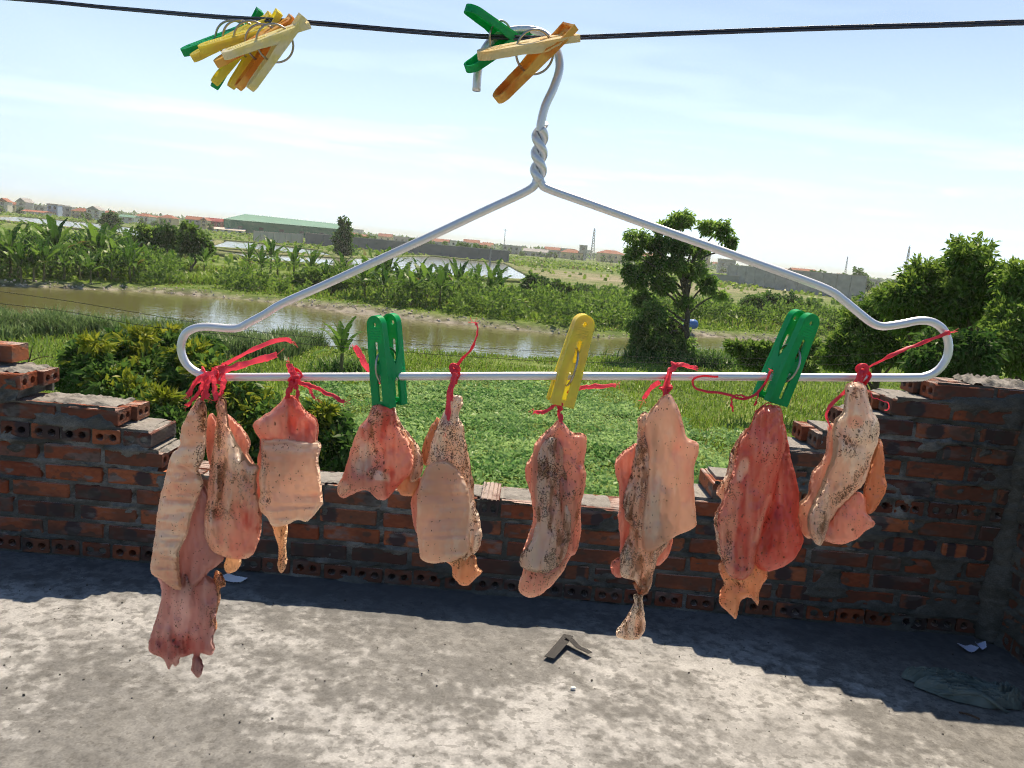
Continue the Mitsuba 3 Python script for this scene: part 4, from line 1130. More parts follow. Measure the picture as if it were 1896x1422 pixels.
k = tie('bright red plastic ribbon with two long loose ends at the left end of the rod')
loop_round(k, 398, 688, 704, lean=1, seed=1); loop_round(k, 408, 688, 704, lean=-.5, seed=2); loop_round(k, 377, 684, 704, lean=.5)
knot(k, 409, 683, .433, .0032, 1)
ribbon(k, 'loose_end', [(408, 688), (440, 678), (475, 668), (512, 657)], .0042, .16, .431, twist=.3, seed=3)
ribbon(k, 'loose_end', [(410, 678), (440, 662), (480, 642), (515, 630), (541, 631)], .0027, .2, .433, twist=.5, seed=4)
for i, q in enumerate([[(402, 690), (384, 694), (362, 708), (347, 732)], [(378, 698), (376, 712), (362, 735), (345, 752)], [(386, 695), (384, 712), (376, 735), (372, 748)], [(372, 694), (360, 712), (352, 730)], [(398, 695), (396, 712), (398, 728), (400, 742)], [(412, 690), (413, 712), (409, 732)], [(382, 696), (380, 716), (384, 738)]]):
    ribbon(k, 'strand', q, .0034, .2, .432, twist=.5, seed=10 + i)
k = tie('red plastic ribbon tied round the rod above the pink topped slab')
loop_round(k, 543, 688, 704, seed=3); loop_round(k, 550, 688, 704, lean=1)
knot(k, 544, 704, .433, .003, 2)
ribbon(k, 'upright_end', [(545, 700), (541, 688), (535, 674)], .0042, .2, .432, twist=.2, seed=21)
ribbon(k, 'neck', [(543, 706), (536, 722), (532, 736)], .0042, .5, .434, twist=.3, seed=22); ribbon(k, 'neck', [(544, 706), (550, 722), (552, 735)], .003, .4, .434, seed=23)
ribbon(k, 'loose_end', [(547, 704), (575, 714), (605, 727), (637, 744)], .0026, .4, .431, seed=24); ribbon(k, 'loose_end', [(548, 706), (570, 718), (582, 738)], .0018, .4, .432, seed=25)
k = tie('short red ribbon end sticking up behind the left green peg')
ribbon(k, 'loose_end', [(700, 712), (686, 690), (672, 666), (656, 642)], .0040, .16, .450, twist=.2, seed=27)
k = tie('red string with a long end curling upwards, above the flat rectangular slab')
loop_round(k, 840, 687, 704); loop_round(k, 844, 687, 704, lean=.6); knot(k, 842, 684, .434, .0028, 4)
ribbon(k, 'upright_end', [(843, 682), (855, 665), (870, 650), (880, 632), (884, 612), (881, 599)], .0022, .5, .434, seed=31)
ribbon(k, 'strand', [(842, 690), (838, 710), (832, 728), (829, 760), (826, 792)], .0036, .25, .430, twist=.5, seed=32); ribbon(k, 'strand', [(842, 700), (836, 722), (836, 742)], .003, .3, .433, seed=33)
k = tie('red ribbon under the yellow peg holding the peppered fatty strip')
ribbon(k, 'neck', [(1040, 744), (1037, 762), (1041, 782)], .0036, .3, .434, seed=35); ribbon(k, 'neck', [(1036, 746), (1034, 762), (1038, 774)], .0024, .4, .435, seed=36)
ribbon(k, 'loose_end', [(1038, 742), (1022, 754), (1006, 763), (990, 761)], .0022, .4, .436, seed=37); ribbon(k, 'loose_end', [(1050, 724), (1085, 717), (1141, 713)], .0032, .2, .446, twist=.2, seed=38)
k = tie('red ribbon bow on the rod above the slab with the drumstick tail')
loop_round(k, 1238, 688, 704, lean=-.6); knot(k, 1250, 677, .434, .0024, 6); knot(k, 1232, 722, .434, .0036, 7)
ribbon(k, 'strand', [(1250, 678), (1240, 690), (1236, 705), (1231, 722), (1232, 734)], .0034, .25, .432, twist=.3, seed=41); ribbon(k, 'loose_end', [(1250, 676), (1268, 676), (1288, 683)], .0030, .3, .433, seed=42)
ribbon(k, 'loose_end', [(1222, 706), (1206, 718), (1191, 739)], .0030, .2, .444, twist=.2, seed=43)
k = tie('thin frayed reddish string trailing left from the right green peg')
ribbon(k, 'strand', [(1330, 697), (1296, 698), (1283, 704), (1284, 716), (1300, 724), (1345, 730), (1368, 738), (1395, 733), (1412, 716), (1420, 703), (1426, 688)], .0017, .7, .434, n=90, seed=45)
ribbon(k, 'curl', [(1385, 737), (1370, 731), (1357, 735), (1354, 748), (1358, 762)], .0014, .7, .433, seed=46)
ribbon(k, 'curl', [(1405, 722), (1402, 738), (1397, 750), (1402, 745)], .0012, .7, .433, seed=47)
for i, q in enumerate([[(1410, 756), (1418, 748), (1428, 745)], [(1414, 758), (1424, 750), (1436, 752)], [(1398, 762), (1408, 754), (1420, 746)]]):
    ribbon(k, 'fibre', q, .0008, .8, .436, seed=48 + i)
k = tie('red string tied at the right end, one end stretched over the bend of the hanger')
loop_round(k, 1594, 690, 706); loop_round(k, 1599, 690, 706, lean=.6); knot(k, 1596, 685, .434, .003, 9)
ribbon(k, 'stretched_end', [(1597, 684), (1625, 672), (1660, 653), (1700, 638), (1735, 624), (1760, 615)], .0026, .45, .436, seed=51)
ribbon(k, 'strand', [(1594, 688), (1584, 706), (1562, 728), (1540, 748), (1530, 768), (1536, 788)], .0026, .35, .431, seed=52); ribbon(k, 'strand', [(1594, 690), (1592, 706), (1597, 722)], .003, .4, .432, seed=53)
ribbon(k, 'thread', [(1604, 724), (1610, 726), (1617, 736), (1630, 739), (1644, 746), (1645, 757), (1637, 760)], .0008, .8, .434, n=60, seed=54)
# ---------------------------------------------------------------- land and water
import shapely
LAND = np.random.default_rng(21)
near_bank = [(-400, 20), (-150, 28), (-60, 31), (-20, 34.5), (-6, 36.5), (0, 37.5), (6, 42), (12, 49), (19, 55.5), (30, 60), (60, 68), (160, 80)]
far_bank = [(160, 92), (60, 74), (30, 65), (20, 61), (14, 60.5), (8, 53.5), (6, 51.5), (1.5, 52.3), (-4, 53.2), (-9.4, 54.2), (-18, 57), (-26, 57), (-34, 52.5), (-60, 48), (-150, 44), (-400, 40)]
river = Polygon(near_bank + far_bank)


def river_d(X, Y):
    p = spoints(np.c_[np.ravel(X), np.ravel(Y)])
    d = shapely.distance(p, river.exterior)
    return np.where(contains_xy(river, np.ravel(X), np.ravel(Y)), -d, d).reshape(np.shape(X))


def land_z(X, Y, d=None):
    d = river_d(X, Y) if d is None else d
    w = meshkit.fbm(np.stack([X * .15, Y * .15, X * 0], -1), 3, 4) - 0.5
    bank = np.clip((d + 1.6 + 2.0 * w) / 3.4, 0, 1); bank = bank * bank * (3 - 2 * bank)
    bumps = 0.35 * (meshkit.fbm(np.stack([X * .09, Y * .09, X * 0], -1), 4, 9) - 0.5) * np.clip((95 - Y) / 25, 0, 1)
    return -0.95 + 0.95 * bank + bumps * bank


ys = np.r_[np.arange(-30, 3, 8), np.arange(3, 75, 0.6), 75 * 1.035 ** np.arange(0, 118)]
xs = np.r_[-2500, -1500, -900, -500, -250, -140, np.arange(-90, 90, 1.0), 140, 250, 500, 900, 1500, 2500]
X, Y = np.meshgrid(xs, ys, indexing='ij')
Xf = X * np.where(np.abs(X) < 100, 1, 1)
D = river_d(Xf, Y)
Zg = land_z(Xf, Y, D)
Zg = np.where((Y < 3.6) & (np.abs(X) < 6), -0.2, Zg)
mud = np.where(Y > 45, np.exp(-np.clip(D - 0.1, 0, 9) / 0.6) * (D < 2.2), 0.5 * np.exp(-np.clip(D, 0, 9) / 0.5) * (D < 1.5)); mud = np.where(D < 0, 1, mud)
dry = np.clip((Y - 72) / 40, 0, 1) * 0.35 + 0.55 * np.exp(-((X - 14) / 22) ** 2 - ((Y - 125) / 45) ** 2) + 0.8 * np.exp(-((X - 25) / 30) ** 2 - ((Y - 185) / 35) ** 2) + 0.5 * np.exp(-((X - .8) / 2.2) ** 2 - ((Y - 34.4) / 0.8) ** 2) - 0.3
dry += 0.25 * np.exp(-((X + 24) / 8) ** 2 - ((Y - 63) / 5) ** 2)
n, mm = X.shape
i, j = np.meshgrid(np.arange(n - 1), np.arange(mm - 1), indexing='ij')
Fg = np.stack([i * mm + j, (i + 1) * mm + j, (i + 1) * mm + j + 1, i * mm + j + 1], -1).reshape(-1, 4)
k = thing('ground', 'grassy fields and muddy river banks', None, None, 'structure')
solo(k, (np.stack([Xf, Y, Zg], -1).reshape(-1, 3), Fg), 'm_ground', True, np.stack([np.clip(mud, 0, 1), np.clip(dry, 0, 1)], -1).reshape(-1, 2))
WATER = -0.42
k = thing('river', 'slow brown green river crossing the fields', None, None, 'structure')
vt = np.array([(p[0], p[1], WATER) for p in list(river.buffer(1.5).exterior.coords)[:-1]])
V, Fc = trimesh.creation.triangulate_polygon(river.buffer(2.2), engine='earcut')
solo(k, (np.c_[V, np.full(len(V), WATER)], Fc), 'm_river')


def ground_z(x, y):
    return land_z(np.atleast_1d(np.asarray(x, float)), np.atleast_1d(np.asarray(y, float)))


PONDS = [('pond', [(-150, 215), (-104, 192), (-78, 165), (-62, 158), (-74, 196), (-110, 250), (-160, 300), (-190, 300)], 'pale flooded field seen over the banana tops on the left'),
         ('pond', [(-74, 152), (-46, 131), (-33, 150), (-48, 190), (-72, 212), (-88, 200)], 'narrow flooded field left of the tall slim tree'),
         ('pond', [(-58, 140), (-37, 108), (-12, 104), (2, 118), (3, 128), (-4, 222), (-28, 238), (-34, 150), (-50, 146)], 'wide flooded field behind the middle bananas')]
for nm, P, lab in PONDS:
    poly = Polygon(P).buffer(3).buffer(-3)
    V, Fc = trimesh.creation.triangulate_polygon(poly, engine='earcut')
    k = thing(nm, lab, None, None, 'structure'); solo(k, (np.c_[V, np.full(len(V), 0.16)], Fc), 'm_pond')
mb = MB()
for P in PONDS:
    Q = np.array(P[1] + P[1][:1], float)
    Q = resample(np.c_[Q, np.full(len(Q), 0.16)], 90)
    v, f = tube(Q, 0.9 + 0.5 * meshkit.fbm(Q * 0.3, 2, 4), 8, flat=0.35, ref_up=(0, 0, 1))
    mb.add(v, f, (0.0, 0.35))
k = thing('pond_dyke', 'low earth dykes round the flooded fields', None, None, 'structure')
solo(k, mb.mesh(), 'm_ground', True, mb.uv())


# ---------------------------------------------------------------- leaves
def leaf_faces(C, Dv, size, r, width=0.42, fold=0.25, droop=0.0):
    """Leaves at the points C growing along Dv (n x 3): four vertices, two triangles each. uv.x is one random tone per leaf."""
    n = len(C)
    Dv = Dv / (np.linalg.norm(Dv, axis=1, keepdims=True) + 1e-9)
    a = np.cross(Dv, r.normal(size=(n, 3))); a /= np.linalg.norm(a, axis=1, keepdims=True) + 1e-9
    b = np.cross(Dv, a)
    L = (size if np.ndim(size) == 0 else np.asarray(size)[:, None]) * r.uniform(0.65, 1.35, n)[:, None]
    w = L * width * 0.5
    mid = C + Dv * L * 0.45
    tip = C + Dv * L - np.array([0, 0, 1]) * L * droop
    v = np.stack([C, mid + a * w + b * w * fold, tip, mid - a * w + b * w * fold], 1).reshape(-1, 3)
    q = np.arange(n)[:, None] * 4
    f = np.vstack([q + [0, 1, 2], q + [0, 2, 3]])
    t = np.repeat(r.random(n), 4)
    uv = np.stack([t, np.repeat(r.random(n), 4)], 1)
    return v, f, uv


def crown_pts(blobs, n, r, shell=0.55):
    """Points in clumps: blobs (x, y, z, rx, ry, rz). Each blob holds many twigs; leaves sit round the twig ends, leaving gaps."""
    blobs = np.asarray(blobs, float)
    vol = blobs[:, 3] * blobs[:, 4] * blobs[:, 5]
    pick = r.choice(len(blobs), size=max(1, n // 14), p=vol ** 0.75 / (vol ** 0.75).sum())
    d = r.normal(size=(len(pick), 3)); d /= np.linalg.norm(d, axis=1, keepdims=True)
    rad = (shell + (1 - shell) * r.random(len(pick))) * (0.78 + 0.44 * r.random(len(pick)))
    tw = blobs[pick, :3] + d * rad[:, None] * blobs[pick, 3:]
    reps = r.poisson(14, len(pick))
    idx = np.repeat(np.arange(len(pick)), reps)
    sc = blobs[pick, 3:].mean(1)[idx]
    C = tw[idx] + r.normal(size=(len(idx), 3)) * sc[:, None] * 0.13
    return C, d[idx], tw, d


def limb(a, b, r0, r1, r, wob=0.08, n=9, sides=7):
    a, b = np.asarray(a, float), np.asarray(b, float)
    s = np.linspace(0, 1, n)[:, None]
    L = np.linalg.norm(b - a)
    P = a + (b - a) * s + np.array([0, 0, 1]) * L * 0.10 * np.sin(np.pi * s) + (meshkit.fbm(np.c_[s[:, 0] * 3, np.full(n, r.random() * 99), s[:, 0]], 2)[:, None] - 0.5) * L * wob * r.normal(size=3)
    return tube(P, np.linspace(r0, r1, n), sides, ref_up=(1, 0, 0.1))


def tree_meshes(blobs, base, trunk_top, r0, n, size, seed, width=0.42, hang=0.25, shell=0.5, lean=(0, 0)):
    r = np.random.default_rng(seed)
    C, d, tw, td = crown_pts(blobs, n, r, shell)
    Dv = 0.55 * d + r.normal(size=d.shape) * 0.6 + [0, 0, -hang]
    leaves = leaf_faces(C, Dv, size, r, width, droop=0.15)
    tone = np.clip(0.5 + 1.7 * (meshkit.fbm(C / max(size, .05) * 0.16, 2, seed) - 0.5) + r.normal(0, .2, len(C)), 0, 1)
    leaves[2][:, 0] = np.repeat(tone, 4)
    mb = MB()
    base, trunk_top = np.asarray(base, float), np.asarray(trunk_top, float)
    mb.add(*limb(base - [0, 0, 0.2], trunk_top, r0, r0 * 0.55, r, 0.12, 12, 9))
    for b in blobs:
        c = np.asarray(b[:3], float)
        s = np.clip((c[2] - base[2]) / max(trunk_top[2] - base[2], .1) * 0.65, 0.3, 1)
        st = base + (trunk_top - base) * s
        mb.add(*limb(st, c, r0 * 0.42, r0 * 0.12, r, 0.2, 8, 6))
        near = np.argsort(np.linalg.norm(tw - c, axis=1))[:26]
        for q in near[::3]:
            mb.add(*limb(c, tw[q], r0 * 0.12, r0 * 0.03, r, 0.2, 4, 4))
    return leaves, mb.mesh()


def add_tree(k, leaves, wood, mat='m_leaf_dark', young=None, ymat='m_leaf_young'):
    part(k, 'trunk', wood, 'm_bark', True)
    v, f, uv = leaves
    part(k, 'crown', (v, f), mat, False, uv)
    if young is not None:
        v, f, uv = young
        part(k, 'young_leaves', (v, f), ymat, False, uv)


def px_blobs(lst, Y):
    """(px, py, half width px, half height px, dy): a clump measured on the photograph, stood at the distance Y + dy."""
    out = []
    for (px, py, a, b, dy) in lst:
        c = at(px, py, Y + dy); s = (Y + dy) / F_PX
        out.append((*c, a * s, 0.5 * (a + b) * s, b * s))
    return out


def grass_blades(x, y, z, h, w, r, lean=0.5):
    n = len(x)
    a = r.uniform(0, 2 * np.pi, n); dx = np.c_[np.cos(a), np.sin(a), np.zeros(n)]
    b = np.c_[-np.sin(a), np.cos(a), np.zeros(n)]
    le = (lean * r.random(n) * h)[:, None]
    base = np.c_[x, y, z - 0.02]
    m = base + b * le * 0.3 + np.array([0, 0, 1]) * (h * 0.6)[:, None]
    tip = base + b * le + np.array([0, 0, 1]) * (h * r.uniform(.8, 1.0, n))[:, None]
    w = np.broadcast_to(w, (n,))[:, None]
    v = np.stack([base - dx * w / 2, base + dx * w / 2, m + dx * w * 0.4, m - dx * w * 0.4, tip], 1).reshape(-1, 3)
    q = np.arange(n)[:, None] * 5
    f = np.vstack([q + [0, 1, 2], q + [0, 2, 3], q + [3, 2, 4]])
    return v, f, np.stack([np.repeat(np.clip(r.normal(0.5, 0.28, n), 0, 1), 5), np.repeat(r.random(n), 5)], 1)


def stuff(name, label, v, f, uv, mat):
    k = thing(name, label, None, None, 'stuff')
    solo(k, (v, f), mat, False, uv)


r = np.random.default_rng(31)
# leafy creeper patch (measured outline), then grass everywhere else on the near side
creeper = Polygon([(-4.2, 13.0), (7.2, 13.0), (7.6, 17), (6.2, 21), (4.6, 24.0), (3.4, 27.0), (1.5, 28.6), (-1.5, 29.0), (-4.6, 28.2), (-5.8, 24), (-5.2, 18)])


def scatter(n, x0, x1, y0, y1, power=1.0):
    y = y0 + (y1 - y0) * r.random(n) ** power
    sp = 0.68 * y + 3
    x = r.uniform(-1, 1, n) * sp
    k = (x > x0) & (x < x1)
    return x[k], y[k]


x, y = r.uniform(-6, 8, 90000), r.uniform(13, 30, 90000)
k_ = contains_xy(creeper.buffer(0.5 * 1), x + 0.9 * (meshkit.fbm(np.c_[x, y, x * 0] * .8, 3, 5) - .5) * 3, y + (meshkit.fbm(np.c_[x, y, x * 0] * .8, 3, 8) - .5) * 3)
dens = meshkit.fbm(np.c_[x * 0.9, y * 0.9, x * 0], 3, 12)
k_ &= r.random(len(x)) < 0.16 + 0.8 * np.clip((dens - 0.35) * 3, 0, 1)
x, y = x[k_], y[k_]
C = np.c_[x, y, ground_z(x, y) + 0.06 + 0.16 * r.random(len(x)) + 0.10 * meshkit.fbm(np.c_[x * 1.4, y * 1.4, x * 0], 2, 4)]
Dv = r.normal(size=C.shape) * [1, 1, 0.35] + [0, 0, 0.30]
pz = meshkit.fbm(np.c_[x * .7, y * .7, x * 0], 3, 41)
v, f, uv = leaf_faces(C, Dv, 0.075 + 0.17 * np.clip(pz - .28, 0, .5), r, 0.75, 0.3)
uv[:, 0] = np.repeat(np.clip(0.5 + 1.5 * (meshkit.fbm(np.c_[x * .9, y * .9, x * 0], 3, 43) - .5) + r.normal(0, .24, len(x)), 0, 1), 4)
stuff('creeper_patch', 'dense patch of broad leaved creeping greens in the near field', v, f, uv, 'm_leaf_creeper')
x, y = scatter(200000, -40, 32, 11.5, 47, 1.25)
d = river_d(x, y)
inside = contains_xy(creeper.buffer(-0.6), x, y)
patch = meshkit.fbm(np.c_[x * .5, y * .5, x * 0], 4, 15)
k_ = (d > 0.3) & (~inside | (r.random(len(x)) < 0.05)) & ((y < 37.5 + np.clip(x, 0, 9)) | (d > 0.3)) & (r.random(len(x)) < 0.35 + 1.2 * np.clip(patch - .3, 0, 1))
k_ &= ~(((x - .8) / 2.2) ** 2 + ((y - 34.4) / .5) ** 2 < 1)
x, y = x[k_], y[k_]
h = (0.13 + 0.22 * meshkit.fbm(np.c_[x * .35, y * .35, x * 0], 3, 16)) * r.uniform(.6, 1.3, len(x))
v, f, uv = grass_blades(x, y, ground_z(x, y), h, 0.016 + 0.0007 * y, r, 0.9)
stuff('grass', 'bright green rough grass on the near bank of the river', v, f, uv, 'm_grass')
# tall reeds along the near bank on the left
x = r.uniform(-27, -8.6, 25000); y = 27.5 + 7.2 * r.random(len(x)) ** 0.8 + (x + 27) * 0.10
cl = meshkit.fbm(np.c_[x * .55, y * .55, x * 0], 3, 18)
k_ = (cl > 0.40) & (river_d(x, y) > -0.5); x, y, cl = x[k_], y[k_], cl[k_]
h = (0.45 + 1.5 * (cl - 0.35)) * r.uniform(.7, 1.3, len(x))
v, f, uv = grass_blades(x, y, ground_z(x, y), h, 0.06, r, 0.85)
stuff('reed_bed', 'tall pale green reeds along the near river bank on the left', v, f, uv, 'm_reed')
# weeds on the far bank
x = r.uniform(-75, 45, 120000); y = r.uniform(47, 92, len(x))
d = river_d(x, y); cl = meshkit.fbm(np.c_[x * .30, y * .30, x * 0], 4, 19)
far_side = y > np.interp(x, [p[0] for p in far_bank[::-1]], [p[1] for p in far_bank[::-1]]) - 0.5
k_ = far_side & (d > 0.9 + 1.0 * cl) & (d < 26) & (r.random(len(x)) < np.clip((cl - 0.32) * 4, 0, 1))
x, y, cl, d = x[k_], y[k_], cl[k_], d[k_]
tall = np.clip((d - 2.0) / 4, 0.25, 1) * np.where(x > -16, 0.85, 0.7)
h = (0.3 + 2.2 * np.clip(cl - 0.36, 0, 1)) * tall * r.uniform(.6, 1.3, len(x))
v, f, uv = grass_blades(x, y, ground_z(x, y), h, 0.13, r, 0.9)
stuff('bank_weeds', 'rank weeds and tall grass on the far river bank', v, f, uv, 'm_grass')
# leafy thicket on the far bank, too tangled to count
x = r.uniform(-48, 34, 760); y = r.uniform(50, 80, 760); d = river_d(x, y)
k_ = (y > 50) & (d > 2.4) & (d < 14) & (meshkit.fbm(np.c_[x * .16, y * .16, x * 0], 3, 27) > np.where(x < -12, .47, .40)) & ~((x > 12) & (y < 66))
x, y = x[k_], y[k_]
bb = [(a, b, .55 * q, 1.1 * q, 1.1 * q, .75 * q) for a, b, q in zip(x, y, r.uniform(.7, 1.7, len(x)))]
C, dd, _, _ = crown_pts(bb, 70000, r, .5)
C[:, 2] = np.maximum(C[:, 2], .05)
v, f, uv = leaf_faces(C, dd * .5 + r.normal(size=dd.shape) * .6 + [0, 0, .2], .34, r, .42)
stuff('bank_thicket', 'leafy green thicket along the far bank between the bananas', v, f, uv, 'm_leaf_mid')
# rubbish and stones on the far shore
x = r.uniform(-40, 20, 5000); y = r.uniform(48, 62, 5000); d = river_d(x, y)
k_ = (d > -0.2) & (d < 1.2) & (y > 47.5 + 0 * x); x, y = x[k_][:900], y[k_][:900]
mb = MB(); o = trimesh.creation.icosphere(subdivisions=0); ov, of = np.array(o.vertices), np.array(o.faces)
for a, b in zip(x, y):
    s = r.uniform(0.03, 0.10); mb.add(ov * s * r.uniform(.4, 1.2, 3) + [a, b, ground_z(a, b)[0] + 0.02], of)
k = thing('shore_stones', 'pale stones and rubbish along the far waterline', None, None, 'stuff'); solo(k, mb.mesh(), 'm_pale_roof')

# ---------------------------------------------------------------- bananas
def banana_leaf(L, w, az, el, r, tatter=0.35, n=9):
    s = np.linspace(0, 1, n)
    el_s = el - (0.5 + 1.2 * r.random()) * s ** 1.5 * (1.3 - 0.6 * el / 1.5)
    ds = L / (n - 1)
    hx = np.r_[0, np.cumsum(np.cos(el_s[:-1]) * ds)]; hz = np.r_[0, np.cumsum(np.sin(el_s[:-1]) * ds)]
    ca, sa = math.cos(az), math.sin(az)
    mid = np.c_[hx * ca, hx * sa, hz]
    ww = w * np.sin(np.pi * np.clip(s * 0.93 + 0.06, 0, 1)) ** 0.55 * np.where(s < 0.13, 0.12, 1)
    side = np.array([-sa, ca, 0])
    upn = np.c_[-np.sin(el_s) * ca, -np.sin(el_s) * sa, np.cos(el_s)]
    V, Fc = [], []
    for sg in (-1, 1):
        for i in range(n - 1):
            a0 = ww[i] / 2; a1 = ww[i + 1] / 2
            fl = r.uniform(-0.5, 0.25) * tatter * 2 + 0.25
            off = lambda a, i: mid[i] + sg * side * a * 0.95 + upn[i] * a * fl
            g = r.uniform(0, tatter) * 0.5
            p0 = off(a0, i); p1 = off(a1, i + 1)
            p1 = p1 + (p0 - p1) * g
            b = len(V); V += [mid[i], mid[i + 1], p1, p0]; Fc += [[b, b + 1, b + 2], [b, b + 2, b + 3]]
    t = float(np.clip(r.normal(.5, .3), 0, 1))
    return np.array(V), np.array(Fc), t


def banana_proto(name, H, seed, nl=10):
    r = np.random.default_rng(seed)
    ent = {'type': 'shapegroup'}
    st = H * 0.34
    P = np.c_[0.06 * np.sin(np.linspace(0, 2, 8)), np.zeros(8), np.linspace(-0.3, st, 8)]
    ent['stem'] = mikit.ply(tube(P, np.linspace(0.13, 0.075, 8), 9, ref_up=(1, 0, 0)), 'm_stem', True)
    for i in range(nl):
        az = i * 2.4 + r.uniform(-.4, .4); el = 1.48 - 1.05 * (i / nl) + r.uniform(-.12, .12)
        L = H * r.uniform(.50, .66) * (0.75 if i == 0 else 1)
        V, Fc, t = banana_leaf(L, H * r.uniform(.10, .14) * (0.5 if i == 0 else 1), az, el, r)
        V = V + [0.06 * math.sin(2), 0, st - 0.25 * i / nl]
        dryness = 0.95 if (i >= nl - 1 and r.random() < .6) else r.random() * .8
        ent['leaf' + (f'_{i:03d}' if i else '')] = mikit.ply((V, Fc), 'm_banana', False, uv=np.tile([t, dryness], (len(V), 1)))
    scene[name] = ent
    return H


BH = {}
for i, (H, s, nl) in enumerate([(4.6, 1, 12), (4.2, 2, 11), (5.0, 3, 13), (3.4, 4, 10), (4.4, 6, 12)]):
    BH[f'banana_kind_{i}'] = banana_proto(f'banana_kind_{i}', H, s, nl)


def place(kind, label, cat, x, y, scale=1.0, rot=0.0, group=None, name=None, z=None, lean=0.0):
    k = thing(name, label, cat, group)
    zz = float(ground_z(x, y)[0]) if z is None else z
    scene[k] = {'type': 'instance', 'g': ref(kind), 'to_world': T().translate([float(x), float(y), zz]).rotate([0, 0, 1], rot).rotate([1, 0, 0], lean).scale(scale)}
    return k


r = np.random.default_rng(44)
bl = []
for px, py in [(8, 498), (40, 505), (75, 500), (110, 507), (150, 503), (185, 508), (215, 505), (245, 500), (20, 480), (60, 478), (95, 484), (130, 482), (168, 486), (205, 482), (235, 487), (-25, 490), (-50, 500), (45, 466), (110, 468), (160, 470), (-15, 470), (20, 512), (265, 497), (225, 515)]:
    bl.append((px, py, r.uniform(.80, 1.08), 'a'))
for px in np.arange(-30, 260, 15.0):
    bl.append((px + r.uniform(-6, 6), 509 + r.uniform(-4, 8) + px * .03, r.uniform(.55, .85), 'a'))
for px, py in [(275, 508), (318, 506), (352, 507), (378, 508), (335, 497), (295, 492)]:
    bl.append((px, py, r.uniform(.60, .75), 'b'))
for px, py in [(458, 508), (485, 515), (515, 516), (545, 520), (500, 505)]:
    bl.append((px, py, r.uniform(.8, 1.0), 'c'))
for px, py in [(690, 545), (718, 543), (748, 552), (775, 548), (800, 556), (825, 552), (850, 560), (868, 552), (735, 560), (790, 562), (905, 566), (922, 560), (660, 540), (630, 536), (600, 540), (705, 562), (760, 570), (812, 572), (842, 545), (880, 545), (675, 556), (575, 528)]:
    bl.append((px, py, r.uniform(.75, 1.0), 'd'))
ORD = ['first', 'second', 'third', 'fourth', 'fifth', 'sixth', 'seventh', 'eighth', 'ninth', 'tenth', 'eleventh', 'twelfth', 'thirteenth', 'fourteenth', 'fifteenth', 'sixteenth'] + ['seventeenth', 'eighteenth', 'nineteenth'] + ['twentieth', 'twenty first', 'twenty second', 'twenty third', 'twenty fourth', 'twenty fifth', 'twenty sixth']
lab = {'a': ('banana plant in the dense row on the far bank at the left edge', 'banana plants in the dense left row'), 'b': ('%s from the left of the smaller banana plants right of the dense row', 'small banana plants right of the dense row'),
       'c': ('%s from the left of the banana plants under the left hanger shoulder', 'banana plants under the left shoulder'), 'd': ('%s from the left of the banana plants in the middle clump', 'banana plants of the middle clump')}
seen = {}
for i, (px, py, s, g) in enumerate(sorted(bl)):
    p = on(px, py, 0.0)
    seen[g] = seen.get(g, 0) + 1
    place(f'banana_kind_{i % 5}', lab[g][0] % ORD[seen[g] - 1] if g != 'a' else lab[g][0], 'banana plant', p[0], p[1], s, float(r.uniform(0, 360)), lab[g][1], 'banana_plant', lean=float(r.uniform(-6, 6)))
p = on(640, 690)
place('banana_kind_3', 'small lone banana plant on the near bank behind the left green peg', 'banana plant', p[0] + .1, p[1] - 1.0, 0.74, 200.0, None, 'banana_plant')
x = p[0] + r.normal(0, .55, 900); y = p[1] + r.normal(0, .5, 900)
v, f, uv = grass_blades(x, y, ground_z(x, y), r.uniform(.2, .7, 900), .05, r, 1.2)
k = thing('weed_clump', 'rank weeds round the foot of the lone banana plant', None, None, 'stuff'); solo(k, (v, f), 'm_leaf_dark', False, uv)

# ---------------------------------------------------------------- trees and shrubs
Yt = 40.0
tb = px_blobs([(1262, 408, 26, 16, 0), (1232, 420, 22, 12, .3), (1310, 418, 18, 12, -.3), (1338, 425, 18, 20, 0), (1352, 448, 12, 14, .2), (1180, 440, 26, 14, 0), (1215, 452, 30, 16, .5), (1255, 455, 30, 16, -.5), (1295, 462, 22, 14, .5), (1172, 468, 18, 16, 0),
               (1205, 492, 30, 20, .6), (1248, 488, 30, 18, -.6), (1285, 500, 24, 18, 0), (1310, 525, 20, 18, .4), (1178, 518, 22, 20, -.4), (1225, 525, 30, 20, 0), (1190, 555, 24, 22, .6), (1160, 498, 16, 14, 0), (1212, 580, 28, 24, -.5), (1182, 605, 22, 24, .3),
               (1215, 630, 28, 24, 0), (1250, 622, 24, 26, .6), (1180, 640, 16, 18, 0), (1265, 560, 18, 16, 0), (1332, 545, 14, 14, 0), (1235, 600, 26, 24, .4), (1268, 642, 24, 20, -.3), (1205, 660, 24, 16, .2)], Yt)
tb = [(a, b, c, d * .94, e * .92, g * .87) for a, b, c, d, e, g in tb]
k = thing('tree', 'open layered tree standing on the near bank right of the middle, sky between its branches', 'tree')
base = on(1252, 655)
lv, wd = tree_meshes(tb, (base[0], Yt, 0), at(1262, 470, Yt), 0.16, 30000, 0.225, 5, 0.42, 0.3, 0.28)
add_tree(k, lv, wd, 'm_leaf_tree')
x = base[0] + r.normal(0, 1.6, 2600); y = Yt - .5 + r.normal(0, .9, 2600)
v, f, uv = grass_blades(x, y, ground_z(x, y), r.uniform(.2, .9, 2600), .07, r, 1.1)
k = thing('undergrowth', 'dark undergrowth at the foot of the layered tree', None, None, 'stuff'); solo(k, (v, f), 'm_leaf_dark', False, uv)

